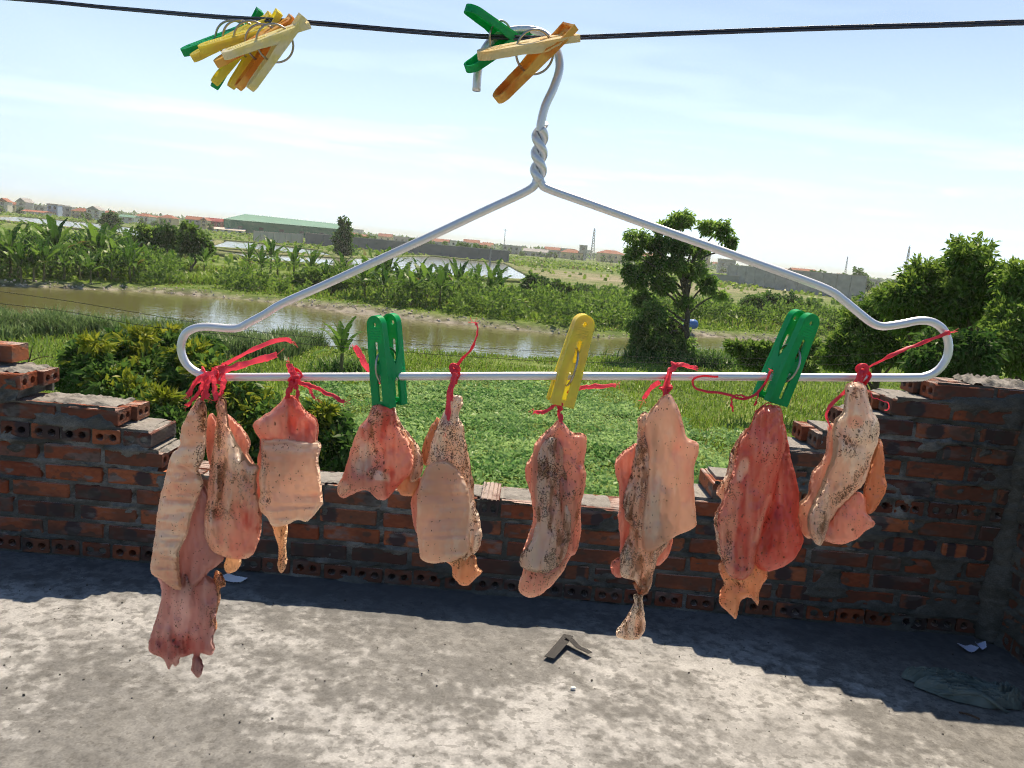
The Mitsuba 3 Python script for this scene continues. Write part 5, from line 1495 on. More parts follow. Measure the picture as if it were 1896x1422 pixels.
# leafy trees on the right, beyond the terrace
YR = 17.0
RT = [('tall leafy tree reaching highest at the right, its crown against the sky', [(1795, 480, 42, 34, 0), (1770, 515, 45, 38, .5), (1830, 515, 42, 34, -.4), (1800, 550, 60, 40, 0), (1760, 575, 42, 34, .5), (1838, 560, 40, 36, .3)], (1800, 690), 0, 'm_leaf_mid'),
      ('leafy tree at the right edge of the view above the wall corner', [(1885, 525, 40, 36, 0), (1910, 575, 48, 42, .3), (1870, 600, 42, 40, -.4), (1935, 540, 40, 40, 0), (1890, 650, 50, 40, -.6), (1850, 640, 34, 34, -.8)], (1890, 720), -1.5, 'm_leaf_mid'),
      ('bushy tree with a domed crown left of the tallest right hand tree', [(1710, 512, 36, 28, 0), (1690, 545, 42, 32, -.3), (1735, 550, 36, 32, .3), (1655, 560, 34, 26, 0), (1700, 590, 50, 34, 0), (1745, 600, 40, 34, -.3)], (1700, 700), 1.0, 'm_leaf_mid'),
      ('low bushy tree behind the right bend of the hanger', [(1620, 575, 38, 30, 0), (1590, 605, 36, 30, .3), (1650, 610, 42, 32, 0), (1615, 640, 44, 30, -.3), (1670, 650, 44, 32, -.5), (1565, 640, 30, 26, .3), (1540, 660, 26, 20, .4), (1580, 672, 30, 20, 0)], (1620, 720), 2.5, 'm_leaf_mid'),
      ('dark shrub just beyond the corner of the walls', [(1745, 640, 46, 34, 0), (1800, 650, 46, 36, -.2), (1720, 670, 40, 30, -.3), (1790, 690, 60, 26, 0)], (1770, 730), -2.5, 'm_leaf_dark')]
for i, (lab_, bs, b0, dy, mat) in enumerate(RT):
    Yc = YR + dy
    bb = [(a, b, c, d * .93, e * .95, g * .93) for a, b, c, d, e, g in px_blobs(bs, Yc)]
    g0 = at(b0[0], b0[1], Yc)
    lv, wd = tree_meshes(bb, (g0[0], Yc, 0), (g0[0], Yc, bb[0][2] - .6), 0.11, 14000, 0.135, 60 + i, 0.42, 0.35, 0.30)
    rr = np.random.default_rng(90 + i)
    C, d, _, _ = crown_pts(bb, 3500, rr, 0.8)
    keep = d[:, 2] > 0.1
    yg = leaf_faces(C[keep] + [0, 0, .05], d[keep] + rr.normal(size=d[keep].shape) * .5, .12, rr, .4)
    k = thing('tree', lab_, 'tree'); add_tree(k, lv, wd, mat, yg if mat == 'm_leaf_mid' else None, 'm_leaf_tip')

# mango like shrubs beyond the wall on the left, yellow young leaves on top
SH = [('shrub with a bright yellow green shoot on top, nearest the left flight of steps', [(175, 690, 46, 36, 0), (150, 660, 26, 24, .2), (210, 720, 50, 40, -.3), (130, 700, 26, 26, 0), (250, 745, 44, 36, -.5)], 12.6, (175, 640)),
      ('dark leafy shrub filling the middle of the left thicket', [(245, 655, 44, 36, 0), (285, 690, 46, 40, -.3), (310, 640, 36, 26, .4), (270, 720, 50, 40, -.5), (215, 640, 30, 22, .6), (330, 730, 40, 36, -.6)], 13.6, (265, 630)),
      ('shrub with yellow young leaves inside the left bend of the hanger', [(355, 670, 36, 30, 0), (390, 700, 40, 34, -.3), (340, 720, 36, 34, -.3), (420, 740, 40, 34, -.5), (380, 650, 26, 20, .4)], 13.2, (355, 665)),
      ('shrub behind the two left slabs of meat', [(445, 735, 42, 40, 0), (480, 780, 46, 44, -.2), (430, 800, 42, 44, -.4), (525, 800, 40, 44, 0), (500, 850, 60, 40, -.4)], 12.4, (440, 725)),
      ('low shrub showing between the third and fourth pieces of meat', [(600, 790, 44, 36, 0), (630, 830, 40, 36, -.2), (570, 830, 40, 36, -.3), (650, 865, 44, 26, -.3), (590, 870, 50, 26, 0)], 12.0, (600, 765)),
      ('low shrub with yellow tips above the end of the left steps', [(290, 770, 36, 30, 0), (320, 790, 30, 34, -.3), (340, 770, 34, 30, .2), (360, 810, 40, 40, 0)], 11.6, (300, 745))]
for i, (lab_, bs, Yc, yp) in enumerate(SH):
    bb = px_blobs(bs, Yc); g0 = at(bs[0][0], bs[0][1] + 120, Yc)
    lv, wd = tree_meshes(bb, (g0[0], Yc, 0), (g0[0], Yc, bb[0][2] - .3), 0.05, 6200, 0.185, 120 + i, 0.36, 0.3, 0.30)
    rr = np.random.default_rng(150 + i)
    C, d, _, _ = crown_pts(bb, 2000, rr, 0.85)
    clump = meshkit.fbm(C * 2.2, 2, 160 + i) > 0.60
    keep = clump & (d[:, 2] > -0.1)
    yb_ = px_blobs([(yp[0], yp[1], 24, 13, -.1)], Yc)
    C2, d2, _, _ = crown_pts(yb_, 240, rr, 0.4)
    Cy, dy_ = np.vstack([C[keep], C2]), np.vstack([d[keep], d2])
    yg = leaf_faces(Cy + [0, 0, .03], dy_ + rr.normal(size=dy_.shape) * .5 + [0, 0, -.25], .165, rr, .34)
    k = thing('shrub', lab_, 'shrub'); add_tree(k, lv, wd, 'm_leaf_dark', yg)
k = thing('bare_twigs', 'bare dry branch sticking up beside the left shrub', 'branch')
mb = MB(); rr = np.random.default_rng(3)
q0, q1, q2, q3 = at(52, 690, 11.5), at(62, 640, 11.5), at(100, 662, 11.5), at(85, 655, 11.6)
mb.add(*limb(q0, q1, .012, .006, rr)); mb.add(*limb(at(58, 668, 11.5), q2, .009, .004, rr)); mb.add(*limb(at(70, 660, 11.5), at(82, 645, 11.5), .006, .003, rr)); mb.add(*limb(q0 - [0, 0, 2], q0, .02, .012, rr))
solo(k, mb.mesh(), 'm_twig', True)

# bushes and small trees on the far side
def far_tree(lab_, cat, name, bs, Y, n, size, seed, mat='m_leaf_dark', r0=.12, group=None, base=None):
    bb = px_blobs(bs, Y)
    cx = float(np.mean([b[0] for b in bb])); top = max(b[2] for b in bb)
    lv, wd = tree_meshes(bb, (cx, Y, 0), (cx, Y, max(top * .7, .6)), r0, n, size, seed, 0.5, 0.2, 0.35)
    k = thing(name, lab_, cat, group); add_tree(k, lv, wd, mat)


far_tree('tall slim tree standing alone at the pond edge', 'tree', 'tree', [(637, 415, 10, 12, 0), (640, 430, 14, 14, 0), (632, 445, 15, 14, 0), (642, 455, 14, 14, 0), (635, 466, 12, 10, 0)], 155, 2600, .75, 7, 'm_leaf_dark', .2)
far_tree('rounded tree before the far houses, right of the banana tops', 'tree', 'tree', [(205, 406, 15, 11, 0), (213, 413, 12, 9, 0), (196, 412, 11, 8, 0)], 210, 1600, .9, 8, 'm_leaf_dark', .3)
far_tree('small slender tree in the row behind the small bananas, first from the left', 'tree', 'tree', [(268, 432, 18, 14, 0), (280, 445, 20, 16, 0), (260, 448, 14, 12, 0)], 78, 2200, .42, 9, 'm_leaf_mid')
far_tree('dark small tree in the row behind the small bananas, second from the left', 'tree', 'tree', [(310, 430, 20, 14, 0), (322, 445, 20, 18, 0), (300, 448, 16, 14, 0)], 78, 2200, .42, 10, 'm_leaf_dark')
far_tree('bushy tree at the right end of the row behind the small bananas', 'tree', 'tree', [(350, 428, 18, 14, 0), (365, 445, 22, 18, 0), (345, 455, 18, 16, 0), (382, 460, 14, 14, 0)], 76, 2800, .42, 11, 'm_leaf_mid')
for i, (px, py, a, b, Y, mat, lab_) in enumerate([
        (575, 510, 30, 22, 66, 'm_leaf_mid', 'rounded bush under the left shoulder of the hanger, nearer the middle'), (620, 520, 28, 22, 64, 'm_leaf_mid', 'bush on the far bank left of the middle banana clump'),
        (990, 520, 24, 18, 92, 'm_leaf_dark', 'dark bush right of the middle banana clump, beside the pond'), (1035, 532, 26, 15, 92, 'm_leaf_mid', 'bush on the far bank halfway to the layered tree'), (1080, 540, 28, 15, 92, 'm_leaf_dark', 'bush on the far bank closest to the layered tree'),
        (1125, 545, 24, 20, 90, 'm_leaf_dark', 'bush partly hidden by the layered tree'), (1392, 560, 22, 24, 84, 'm_leaf_dark', 'dark bush right of the layered tree, first of the dark hedge'), (1425, 555, 26, 24, 86, 'm_leaf_dark', 'dark bush in the middle of the dark hedge left of the right peg'),
        (1462, 560, 26, 24, 86, 'm_leaf_dark', 'dark bush behind the right green peg'), (1505, 575, 28, 24, 84, 'm_leaf_dark', 'dark bush at the right end of the dark hedge'), (1330, 560, 24, 22, 80, 'm_leaf_dark', 'dark bush right behind the layered tree'),
        (965, 545, 22, 14, 70, 'm_leaf_mid', 'small bush low on the far bank right of the bananas'), (905, 600, 1, 1, 60, None, None)]):
    if mat is None:
        continue
    far_tree(lab_, 'bush', 'bush', [(px, py, a * .7, b * .7, 0), (px - a * .5, py + b * .3, a * .6, b * .6, .3), (px + a * .5, py + b * .25, a * .6, b * .6, -.3), (px, py + b * .6, a * .9, b * .6, 0)], Y, 2600, .40 * Y / 80, 200 + i, mat, .06)
# low growth along the near right bank
rr = np.random.default_rng(71)
bb = px_blobs([(rr.uniform(1300, 1640), rr.uniform(640, 690), 26, 10, 0) for _ in range(16)], 26)
C, d, _, _ = crown_pts(bb, 9000, rr, .3)
v, f, uv = leaf_faces(C, d + rr.normal(size=d.shape) * .6, .2, rr, .4)
stuff('bank_scrub', 'low tangled scrub on the near bank at the right', v, f, uv, 'm_leaf_mid')
# ---------------------------------------------------------------- far village
r = np.random.default_rng(55)


def house(label, px, base_py, wpx, hpx, dist, wall='m_white_wall', roof='gable', roof_mat='m_roof_tile', group=None, rot=None, windows=(3, 2), name='house', depth=None, cat='house'):
    """A house with the width, height and foot measured on the photograph, at the distance dist."""
    s = dist / F_PX
    c = at(px, base_py, dist); x0, y0 = c[0], dist
    w, h = wpx * s, hpx * s
    dp = depth or max(6.0, w * 0.7)
    k = thing(name, label, cat, group)
    a = math.radians(rot if rot is not None else r.uniform(-14, 14))
    ca, sa = math.cos(a), math.sin(a)
    put = lambda v: np.stack([x0 + ca * v[:, 0] - sa * v[:, 1], y0 + sa * v[:, 0] + ca * v[:, 1], v[:, 2]], 1)
    bottom = min(0.0, c[2]) - 0.3
    top = c[2] + h
    wall_top = top - (0.30 * h if roof != 'flat' else 0.0)
    v, f = box_m(-w / 2, w / 2, 0, dp, bottom, wall_top); part(k, 'wall', (put(v), f), wall)
    if roof == 'flat':
        mb = MB(); t = .35
        for q in ((-w / 2 - .2, w / 2 + .2, -.25, t - .25), (-w / 2 - .2, w / 2 + .2, dp - .2, dp + .2), (-w / 2 - .2, -w / 2 + .15, t - .25, dp - .2), (w / 2 - .15, w / 2 + .2, t - .25, dp - .2)):
            mb.add(*box_m(*q, wall_top - .1, wall_top + .6))
        v, f = mb.mesh(); part(k, 'parapet', (put(v), f), 'm_concrete')
    else:
        o = 0.45
        if roof == 'gable':    # ridge along the width
            v = np.array([(-w / 2 - o, -o, wall_top - .1), (w / 2 + o, -o, wall_top - .1), (w / 2 + o, dp + o, wall_top - .1), (-w / 2 - o, dp + o, wall_top - .1), (-w / 2 - o, dp / 2, top), (w / 2 + o, dp / 2, top)], float)
            f = np.array([[0, 1, 5], [0, 5, 4], [2, 3, 4], [2, 4, 5], [0, 4, 3], [1, 2, 5], [0, 3, 2], [0, 2, 1]])
        elif roof == 'front':  # gable end towards the viewer
            v = np.array([(-w / 2 - o, -o, wall_top - .1), (w / 2 + o, -o, wall_top - .1), (w / 2 + o, dp + o, wall_top - .1), (-w / 2 - o, dp + o, wall_top - .1), (0, -o, top), (0, dp + o, top)], float)
            f = np.array([[0, 1, 4], [2, 3, 5], [1, 2, 5], [1, 5, 4], [3, 0, 4], [3, 4, 5], [0, 3, 2], [0, 2, 1]])
        else:                  # hipped
            v = np.array([(-w / 2 - o, -o, wall_top - .1), (w / 2 + o, -o, wall_top - .1), (w / 2 + o, dp + o, wall_top - .1), (-w / 2 - o, dp + o, wall_top - .1), (-w * .2, dp / 2, top), (w * .2, dp / 2, top)], float)
            f = np.array([[0, 1, 5], [0, 5, 4], [2, 3, 4], [2, 4, 5], [3, 0, 4], [1, 2, 5], [0, 3, 2], [0, 2, 1]])
        part(k, 'roof', (put(v), f), roof_mat)
    nx, nz = windows
    for iz in range(nz):
        for ix in range(nx):
            cx = -w / 2 + w * (ix + .5) / nx; cz = c[2] + (wall_top - c[2]) * (iz + .55) / nz
            ww, wh = min(1.5, w / nx * .45), min(1.7, (wall_top - c[2]) / nz * .5)
            v, f = box_m(cx - ww / 2, cx + ww / 2, -.12, .05, cz - wh / 2, cz + wh / 2); wk = part(k, 'window', (put(v), f), 'm_window')
            v, f = box_m(cx - ww / 2 - .15, cx + ww / 2 + .15, -.3, -.004, cz - wh / 2 - .2, cz - wh / 2 - .005); part(wk, 'sill', (put(v), f), 'm_concrete')
    if nz > 1:
        v, f = box_m(-w / 2 - .05, w / 2 + .05, -.5, -.003, c[2] + (wall_top - c[2]) * .5 - .12, c[2] + (wall_top - c[2]) * .5 + .1); part(k, 'balcony_slab', (put(v), f), 'm_concrete')
    return k


LV = [('white house with a red roof cut off by the left edge of the view', 4, 388, 18, 21, 430, 'm_white_wall', 'front', 'm_roof_tile', (1, 2)),
      ('low red roofed house behind the tall white gabled one', 20, 388, 16, 14, 470, 'm_cream_wall', 'gable', 'm_roof_tile', (2, 1)),
      ('tall white gabled house second from the left edge', 39, 390, 19, 23, 430, 'm_white_wall', 'front', 'm_roof_grey', (1, 2)),
      ('low white house with a long wall left of the blue one', 58, 398, 46, 9, 420, 'm_white_wall', 'gable', 'm_roof_tile', (4, 1)),
      ('grey flat house between the white gabled and the blue one', 72, 394, 20, 12, 470, 'm_grey_wall', 'flat', 'm_roof_grey', (2, 1)),
      ('pale blue flat roofed house of the left village', 97, 402, 18, 22, 430, 'm_blue_wall', 'flat', 'm_roof_grey', (2, 2)),
      ('white flat roofed house joined to the pale blue one', 112, 403, 15, 21, 440, 'm_white_wall', 'flat', 'm_roof_grey', (2, 2)),
      ('grey plastered blank house right of the pale blue one', 125, 405, 14, 20, 440, 'm_grey_wall', 'flat', 'm_roof_grey', (1, 2)),
      ('cream house with red hipped roof and white awning', 144, 405, 28, 20, 430, 'm_cream_wall', 'hip', 'm_roof_tile', (3, 2)),
      ('white house with a grey gable and two dark windows', 172, 404, 24, 22, 430, 'm_white_wall', 'front', 'm_roof_grey', (2, 2)),
      ('grey lower annex with a red roof beside the grey gable', 195, 404, 22, 14, 450, 'm_grey_wall', 'gable', 'm_roof_tile', (2, 1)),
      ('pale green low shed with a tin roof left of the small trees', 234, 410, 26, 12, 400, 'm_white_wall', 'gable', 'm_tin_roof', (2, 1)),
      ('white house with wide red roof right of the dark trees', 262, 412, 30, 17, 460, 'm_white_wall', 'hip', 'm_roof_tile', (3, 1)),
      ('small cream house under the wide red roof', 280, 412, 20, 13, 470, 'm_cream_wall', 'gable', 'm_roof_tile', (2, 1)),
      ('yellowish house with red hipped roof and a balcony', 306, 415, 28, 17, 440, 'm_cream_wall', 'hip', 'm_roof_tile', (3, 1)),
      ('grey house with red roof left of the maroon one', 358, 420, 26, 19, 430, 'm_grey_wall', 'gable', 'm_roof_tile', (2, 2)),
      ('narrow yellow house front next to the maroon one', 377, 420, 12, 17, 430, 'm_cream_wall', 'front', 'm_roof_tile', (1, 2)),
      ('maroon house at the left end of the green warehouse', 394, 422, 32, 18, 440, 'm_red_wall', 'gable', 'm_red_wall', (3, 1)),
      ('long low pale shed in front of the green warehouse', 418, 432, 62, 10, 390, 'm_white_wall', 'gable', 'm_pale_roof', (5, 1))]
for (lab_, px, by, w, h, d, wl, rf, rm, win) in LV:
    house(lab_, px, by, w, h, d, wl, rf, rm, None, None, win)
TC = [('white house with a red roof behind the tall slim tree', 613, 436, 22, 16, 620, 'm_white_wall', 'gable', 'm_roof_tile', (2, 1)), ('pale house right of the tall slim tree', 668, 447, 24, 13, 640, 'm_cream_wall', 'gable', 'm_roof_tile', (2, 1)),
      ('orange roofed house left of the left shoulder wire', 712, 450, 24, 17, 640, 'm_cream_wall', 'gable', 'm_roof_tile', (2, 1)), ('grey flat house under the left shoulder wire', 745, 452, 36, 12, 660, 'm_grey_wall', 'flat', 'm_roof_grey', (3, 1)),
      ('wide red roofed house left of the green one', 808, 460, 40, 18, 560, 'm_grey_wall', 'gable', 'm_roof_tile', (3, 1)), ('tall pale green house in the far village', 845, 466, 26, 18, 540, 'm_white_wall', 'flat', 'm_roof_grey', (2, 2)),
      ('house with a bright red gable right of the pale green one', 872, 462, 28, 18, 580, 'm_white_wall', 'gable', 'm_roof_tile', (2, 1)), ('brownish house behind the light pole', 895, 464, 24, 14, 600, 'm_cream_wall', 'gable', 'm_roof_tile', (2, 1)),
      ('dark grey flat house right of the light pole', 945, 474, 32, 18, 560, 'm_grey_wall', 'flat', 'm_roof_grey', (3, 2)), ('wide dark grey warehouse in the far village', 990, 478, 44, 17, 540, 'm_grey_wall', 'gable', 'm_roof_grey', (4, 1)),
      ('grey house with a red roof left of the lattice mast', 1025, 474, 30, 16, 600, 'm_grey_wall', 'gable', 'm_roof_tile', (2, 1)), ('dim blue grey block left of the mast', 1050, 478, 26, 16, 600, 'm_grey_wall', 'flat', 'm_roof_grey', (2, 1)),
      ('house with a broad orange roof just left of the mast', 1058, 482, 40, 20, 560, 'm_cream_wall', 'hip', 'm_roof_tile', (3, 1)), ('tall narrow grey house beside the broad orange roof', 1078, 480, 14, 24, 560, 'm_grey_wall', 'flat', 'm_roof_grey', (1, 2)),
      ('long orange roofed house right of the mast', 1134, 484, 46, 20, 580, 'm_cream_wall', 'hip', 'm_roof_tile', (4, 1)), ('house with a red roof seen through the layered tree', 1195, 490, 40, 22, 560, 'm_white_wall', 'gable', 'm_roof_tile', (3, 1)),
      ('cream house right of the layered tree crown', 1300, 496, 26, 22, 540, 'm_cream_wall', 'flat', 'm_roof_grey', (2, 2)), ('grey house right of the layered tree', 1345, 500, 30, 18, 520, 'm_grey_wall', 'flat', 'm_roof_grey', (2, 1)),
      ('low grey house under the right shoulder wire', 1400, 508, 44, 14, 520, 'm_grey_wall', 'gable', 'm_roof_grey', (3, 1)), ('dark house with a reddish roof above the long grey wall', 1490, 516, 44, 18, 480, 'm_grey_wall', 'gable', 'm_roof_tile', (3, 1)),
      ('pale low building at the right end of the long grey wall', 1565, 528, 40, 12, 330, 'm_white_wall', 'gable', 'm_pale_roof', (3, 1)), ('grey flat building before the bushy right hand trees', 1610, 528, 40, 10, 500, 'm_grey_wall', 'flat', 'm_roof_grey', (3, 1))]
for (lab_, px, by, w, h, d, wl, rf, rm, win) in TC:
    house(lab_, px, by, w, h, d, wl, rf, rm, None, None, win)
# further roofs of the town, each a plain house seen a few pixels wide
for i in range(46):
    px = r.uniform(640, 1560); d = r.uniform(700, 1000); by = 374 + 0.0875 * px + 5 * F_PX / d * 0.9
    house('small distant house in the skyline of the town', px, by, r.uniform(12, 26), r.uniform(6, 13), d, ['m_white_wall', 'm_grey_wall', 'm_cream_wall', 'm_grey_wall'][i % 4], ['gable', 'flat', 'hip'][i % 3], ['m_roof_tile', 'm_roof_grey', 'm_roof_tile'][i % 3], 'distant houses of the skyline', None, (2, 1))

# the green warehouse
k = thing('warehouse', 'long green metal warehouse with a low pitched roof', 'warehouse')
dW = 395.0; a0 = at(425, 434, dW); a1 = at(648, 455, dW + 25)
x0, y0, x1, y1 = a0[0], dW, a1[0], dW + 25
ux = norm([x1 - x0, y1 - y0, 0]); uy = np.array([-ux[1], ux[0], 0.]); Lw = math.hypot(x1 - x0, y1 - y0)
put = lambda v: np.array([x0, y0, 0]) + v[:, :1] * ux + v[:, 1:2] * uy + np.c_[v[:, :1] * 0, v[:, :1] * 0, v[:, 2:]]
eave = 6.4
v, f = box_m(0, Lw, 0, 38, -.3, eave); part(k, 'wall', (put(v), f), 'm_green_tin')
v = np.array([(-.5, -.6, eave - .1), (Lw + .5, -.6, eave - .1), (Lw + .5, 38.6, eave - .1), (-.5, 38.6, eave - .1), (9, 19, eave + 3.4), (Lw + .5, 19, eave + 2.6)], float)
f = np.array([[0, 1, 5], [0, 5, 4], [2, 3, 4], [2, 4, 5], [3, 0, 4], [1, 2, 5], [0, 3, 2], [0, 2, 1]])
part(k, 'roof', (put(v), f), 'm_tin_roof')
for i in range(24):
    v, f = box_m(Lw * (i + .4) / 24, Lw * (i + .4) / 24 + .25, -.18, -.004, 0, eave - .4); part(k, 'rib', (put(v), f), 'm_green_tin')
for i in range(6):
    v, f = box_m(Lw * (i + .5) / 6 - 1.2, Lw * (i + .5) / 6 + 1.2, -.1, .02, 2.2, 3.6); part(k, 'window', (put(v), f), 'm_window')


def boundary_wall(label, a, b, h, mat='m_block_wall', posts=14, name='boundary_wall'):
    k = thing(name, label, 'wall')
    a, b = np.array([a[0], a[1], 0.]), np.array([b[0], b[1], 0.]); u = norm(b - a); n_ = np.array([-u[1], u[0], 0]); L = np.linalg.norm(b - a)
    put = lambda v: a + v[:, :1] * u + v[:, 1:2] * n_ + np.c_[v[:, :1] * 0, v[:, :1] * 0, v[:, 2:]]
    v, f = box_m(0, L, 0, .25, -.4, h); part(k, 'wall_panel', (put(v), f), mat)
    v, f = box_m(-.1, L + .1, -.06, .31, h + .003, h + .16); part(k, 'coping', (put(v), f), 'm_concrete')
    for i in range(posts + 1):
        q = L * i / posts
        v, f = box_m(q - .2, q + .2, -.12, -.003, -.4, h - .02); part(k, 'pier', (put(v), f), mat)


w0, w1 = on(560, 452), on(940, 488)
boundary_wall('long dark block wall beyond the flooded fields', (w0[0], w0[1] + 4), (w1[0], w1[1] + 4), 3.6, posts=22)
boundary_wall('pale boundary wall in front of the green warehouse', tuple(on(470, 448)[:2]), tuple(on(560, 452)[:2]), 3.0, 'm_concrete', 8)
g0, g1 = on(1345, 524), on(1580, 556)
boundary_wall('long grey wall on the right with broken white render', (g0[0], g0[1]), (g1[0] + 2, g1[1]), 5.2, 'm_grey_wall', 12)
boundary_wall('low white wall left of the long grey wall', tuple(on(1315, 522)[:2]), tuple(on(1400, 530)[:2]), 2.2, 'm_concrete', 6)

# masts and poles
def mast(label, px, top_py, base_py, d, half, cat='mast'):
    b, t = at(px, base_py, d), at(px + 1.5, top_py, d)
    x, y, H = b[0], d, t[2]
    k = thing('lattice_mast', label, cat)
    for q in range(3):
        a = q * 2.0944
        part(k, 'leg', tube([[x + half * math.cos(a), y + half * math.sin(a), -.5], [x + half * .25 * math.cos(a), y + half * .25 * math.sin(a), H]], half * .13, 5), 'm_steel')
    mb = MB(); n_ = 12
    for i in range(n_):
        for q in range(3):
            a, a2 = q * 2.0944, (q + 1) * 2.0944
            z0, z1 = H * i / n_, H * (i + 1) / n_
            f0, f1 = half * (1 - .75 * z0 / H), half * (1 - .75 * z1 / H)
            mb.add(*tube([[x + f0 * math.cos(a), y + f0 * math.sin(a), z0], [x + f1 * math.cos(a2), y + f1 * math.sin(a2), z1]], half * .07, 4))
    part(k, 'bracing', mb.mesh(), 'm_steel')
    part(k, 'antenna', tube([[x, y, H - .2], [x, y, H * 1.04]], half * .1, 5), 'm_steel')


mast('lattice mast in the middle of the town skyline', 1095, 424, 480, 620, 2.0)
mast('thin leaning radio mast left of the far right one', 1562, 476, 525, 520, 0.9)
mast('tall lattice mast on the skyline left of the right hand trees', 1672, 456, 530, 520, 1.5)


def pole(label, px, top_py, base_py, d, rad, arm=True):
    b, t = at(px, base_py, d), at(px, top_py, d)
    k = thing('utility_pole', label, 'pole')
    part(k, 'post', tube([[b[0], d, -.4], [b[0], d, t[2]]], [rad, rad * .7], 8), 'm_concrete')
    if arm:
        v, f = box_m(b[0] - 1.0, b[0] + 1.0, d - .08, d + .08, t[2] - .5, t[2] - .35); part(k, 'cross_arm', (v, f), 'm_steel')


pole('dark pole standing in the wide flooded field', 905, 460, 512, 132, .17, False)
pole('thin pole beside the far white wall above the hanger', 932, 424, 470, 420, .22)
pole('pole at the edge of the left flooded field', 157, 418, 436, 185, .14, False)
# trees among the far houses
def round_proto(name, seed, mat, H=6.0, W=4.2, n=900):
    rr = np.random.default_rng(seed)
    bb = [(rr.normal(0, W * .22), rr.normal(0, W * .2), H * (.42 + .16 * q), W * .33, W * .33, H * .17) for q in range(4)] + [(rr.uniform(-.5, .5) * W, rr.uniform(-.3, .3) * W, H * .5, W * .27, W * .27, H * .16) for _ in range(4)]
    lv, wd = tree_meshes(bb, (0, 0, 0), (0, 0, H * .6), .2, n, .85, seed + 1, .6, .2, .3)
    scene[name] = {'type': 'shapegroup', 'trunk': mikit.ply(wd, 'm_bark', True), 'crown': mikit.ply((lv[0], lv[1]), mat, False, uv=lv[2])}


for i, mt in enumerate(['m_leaf_dark', 'm_leaf_mid', 'm_leaf_dark']):
    round_proto(f'far_tree_kind_{i}', 300 + 7 * i, mt)
FT = []
for px in np.r_[r.uniform(0, 70, 3), r.uniform(150, 420, 9)]:
    FT.append((px, 0, r.uniform(330, 415), r.uniform(.35, .6), 'tree among the houses of the left village', 'trees of the left village'))
for px in np.r_[r.uniform(655, 700, 6), r.uniform(760, 900, 20)]:
    FT.append((px, 0, r.uniform(262, 330), r.uniform(.6, .85), 'tree behind the long dark block wall', 'trees behind the block wall'))
for px in r.uniform(900, 1560, 44):
    FT.append((px, 0, r.uniform(400, 520), r.uniform(.35, .7), 'tree among the houses of the far town', 'trees of the far town'))
for px in r.uniform(1500, 1740, 16):
    FT.append((px, 0, r.uniform(240, 420), r.uniform(.6, .95), 'tree on the skyline right of the long grey wall', 'trees right of the grey wall'))
for i, (px, _, d, s, lab_, g) in enumerate(FT):
    c = at(px, 450, d)
    place(f'far_tree_kind_{i % 3}', lab_, 'tree', c[0], d, s, float(r.uniform(0, 360)), g, 'far_tree', z=0.0)
c = at(1590, 500, 300)
place('far_tree_kind_0', 'single rounded tree on the skyline above the right bend of the hanger', 'tree', c[0], 300, 1.35, 40.0, None, 'far_tree', z=0.0)
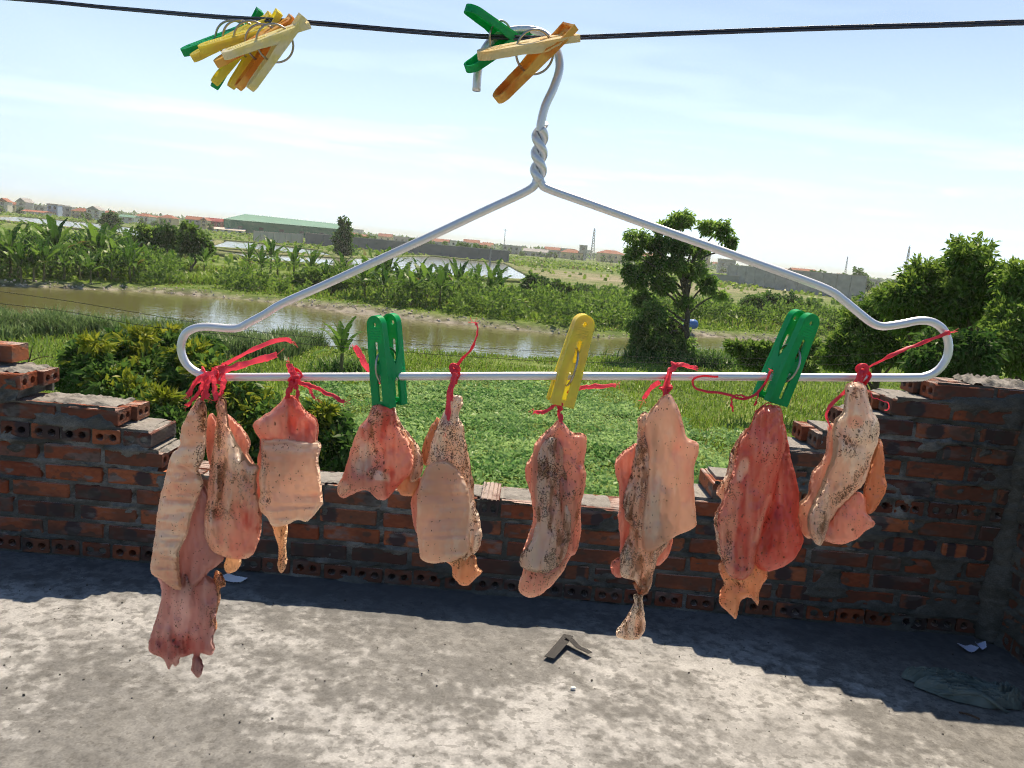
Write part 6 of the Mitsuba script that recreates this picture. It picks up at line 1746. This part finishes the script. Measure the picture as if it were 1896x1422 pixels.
# low field growth and hedges in front of the village, distant wooded skyline
n = 26000
y = r.uniform(92, 420, n); x = r.uniform(-.75, .75, n) * y
keep = np.ones(n, bool)
for P in PONDS:
    keep &= ~contains_xy(Polygon(P[1]).buffer(1.5), x, y)
cl = meshkit.fbm(np.c_[x * .05, y * .05, x * 0], 4, 23); keep &= r.random(n) < np.clip((cl - .42) * 5, 0, 1)
keep &= ~((x > -12) & (x < 45) & (y < 215) & (r.random(n) < .93))
x, y = x[keep], y[keep]
v, f, uv = grass_blades(x, y, x * 0, r.uniform(.3, 1.3, len(x)), .5 + y * .002, r, 1.2)
stuff('field_growth', 'low weeds and crops in the fields before the village', v, f, uv, 'm_grass')
n = 26000
y = r.uniform(760, 1500, n); x = r.uniform(-1.0, 1.0, n) * y
cl = meshkit.fbm(np.c_[x * .012, y * .012, x * 0], 3, 25); keep = cl > .45; x, y = x[keep], y[keep]
C = np.c_[x, y, r.uniform(0, 5.0, len(x)) * (0.6 + cl[keep] * .6)]
v, f, uv = leaf_faces(C, r.normal(size=C.shape) + [0, 0, .3], 3.6, r, .8)
stuff('far_woods', 'line of distant trees on the horizon', v, f, uv, 'm_leaf_dark')

# blue drum on the far shore, boat like float, thin wires
k = thing('blue_drum', 'blue plastic drum lying on the far shore right of the layered tree', 'drum')
b = at(1277, 600, 60); t = np.linspace(-.5, .5, 12)
rad = 0.36 * np.array([.9, 1, 1, 1.06, 1, 1, 1, 1, 1.06, 1, 1, .9])
part(k, 'barrel', tube(np.c_[b[0] + t * 1.0, 60 + t * .3, np.full(12, b[2])], rad, 16, ref_up=(0, 0, 1)), 'm_blue_drum', 30)
part(k, 'end_cap', tube(np.c_[b[0] + np.array([.5, .53]), 60.15 + np.array([0, .01]), np.full(2, b[2])], .30, 16, ref_up=(0, 0, 1)), 'm_blue_drum', 30)
for lab_, q in [('thin cable sagging over the river at the lower left', [(-90, 552, 11), (0, 562, 10), (130, 578, 9.4), (260, 602, 9), (420, 620, 9), (600, 640, 9.4), (1000, 668, 10.5), (1300, 672, 12), (1500, 676, 13.5), (1900, 660, 16)]),
                ('upper of the two thin cables over the river at the left', [(-90, 530, 12), (0, 540, 11), (130, 558, 10.2), (260, 580, 10), (420, 606, 10), (600, 626, 10.4), (1000, 650, 11.5), (1400, 664, 13), (1900, 640, 17)])]:
    k = thing('cable', lab_, 'cable')
    solo(k, tube(smooth_path(pts3(q), 120), 0.0032, 6), 'm_black', True)
# ---------------------------------------------------------------- air
scene['haze_air'] = {'type': 'homogeneous', 'albedo': 0.95, 'sigma_t': 0.00034}
scene['haze'] = {'type': 'cube', 'to_world': T().translate([0, 2000, 16]).scale([3000, 3000, 18]), 'bsdf': {'type': 'null'}, 'interior': ref('haze_air')}
labels['haze'] = {'kind': 'stuff', 'label': 'thin summer haze over the fields'}
scene['camera']['medium'] = ref('haze_air')
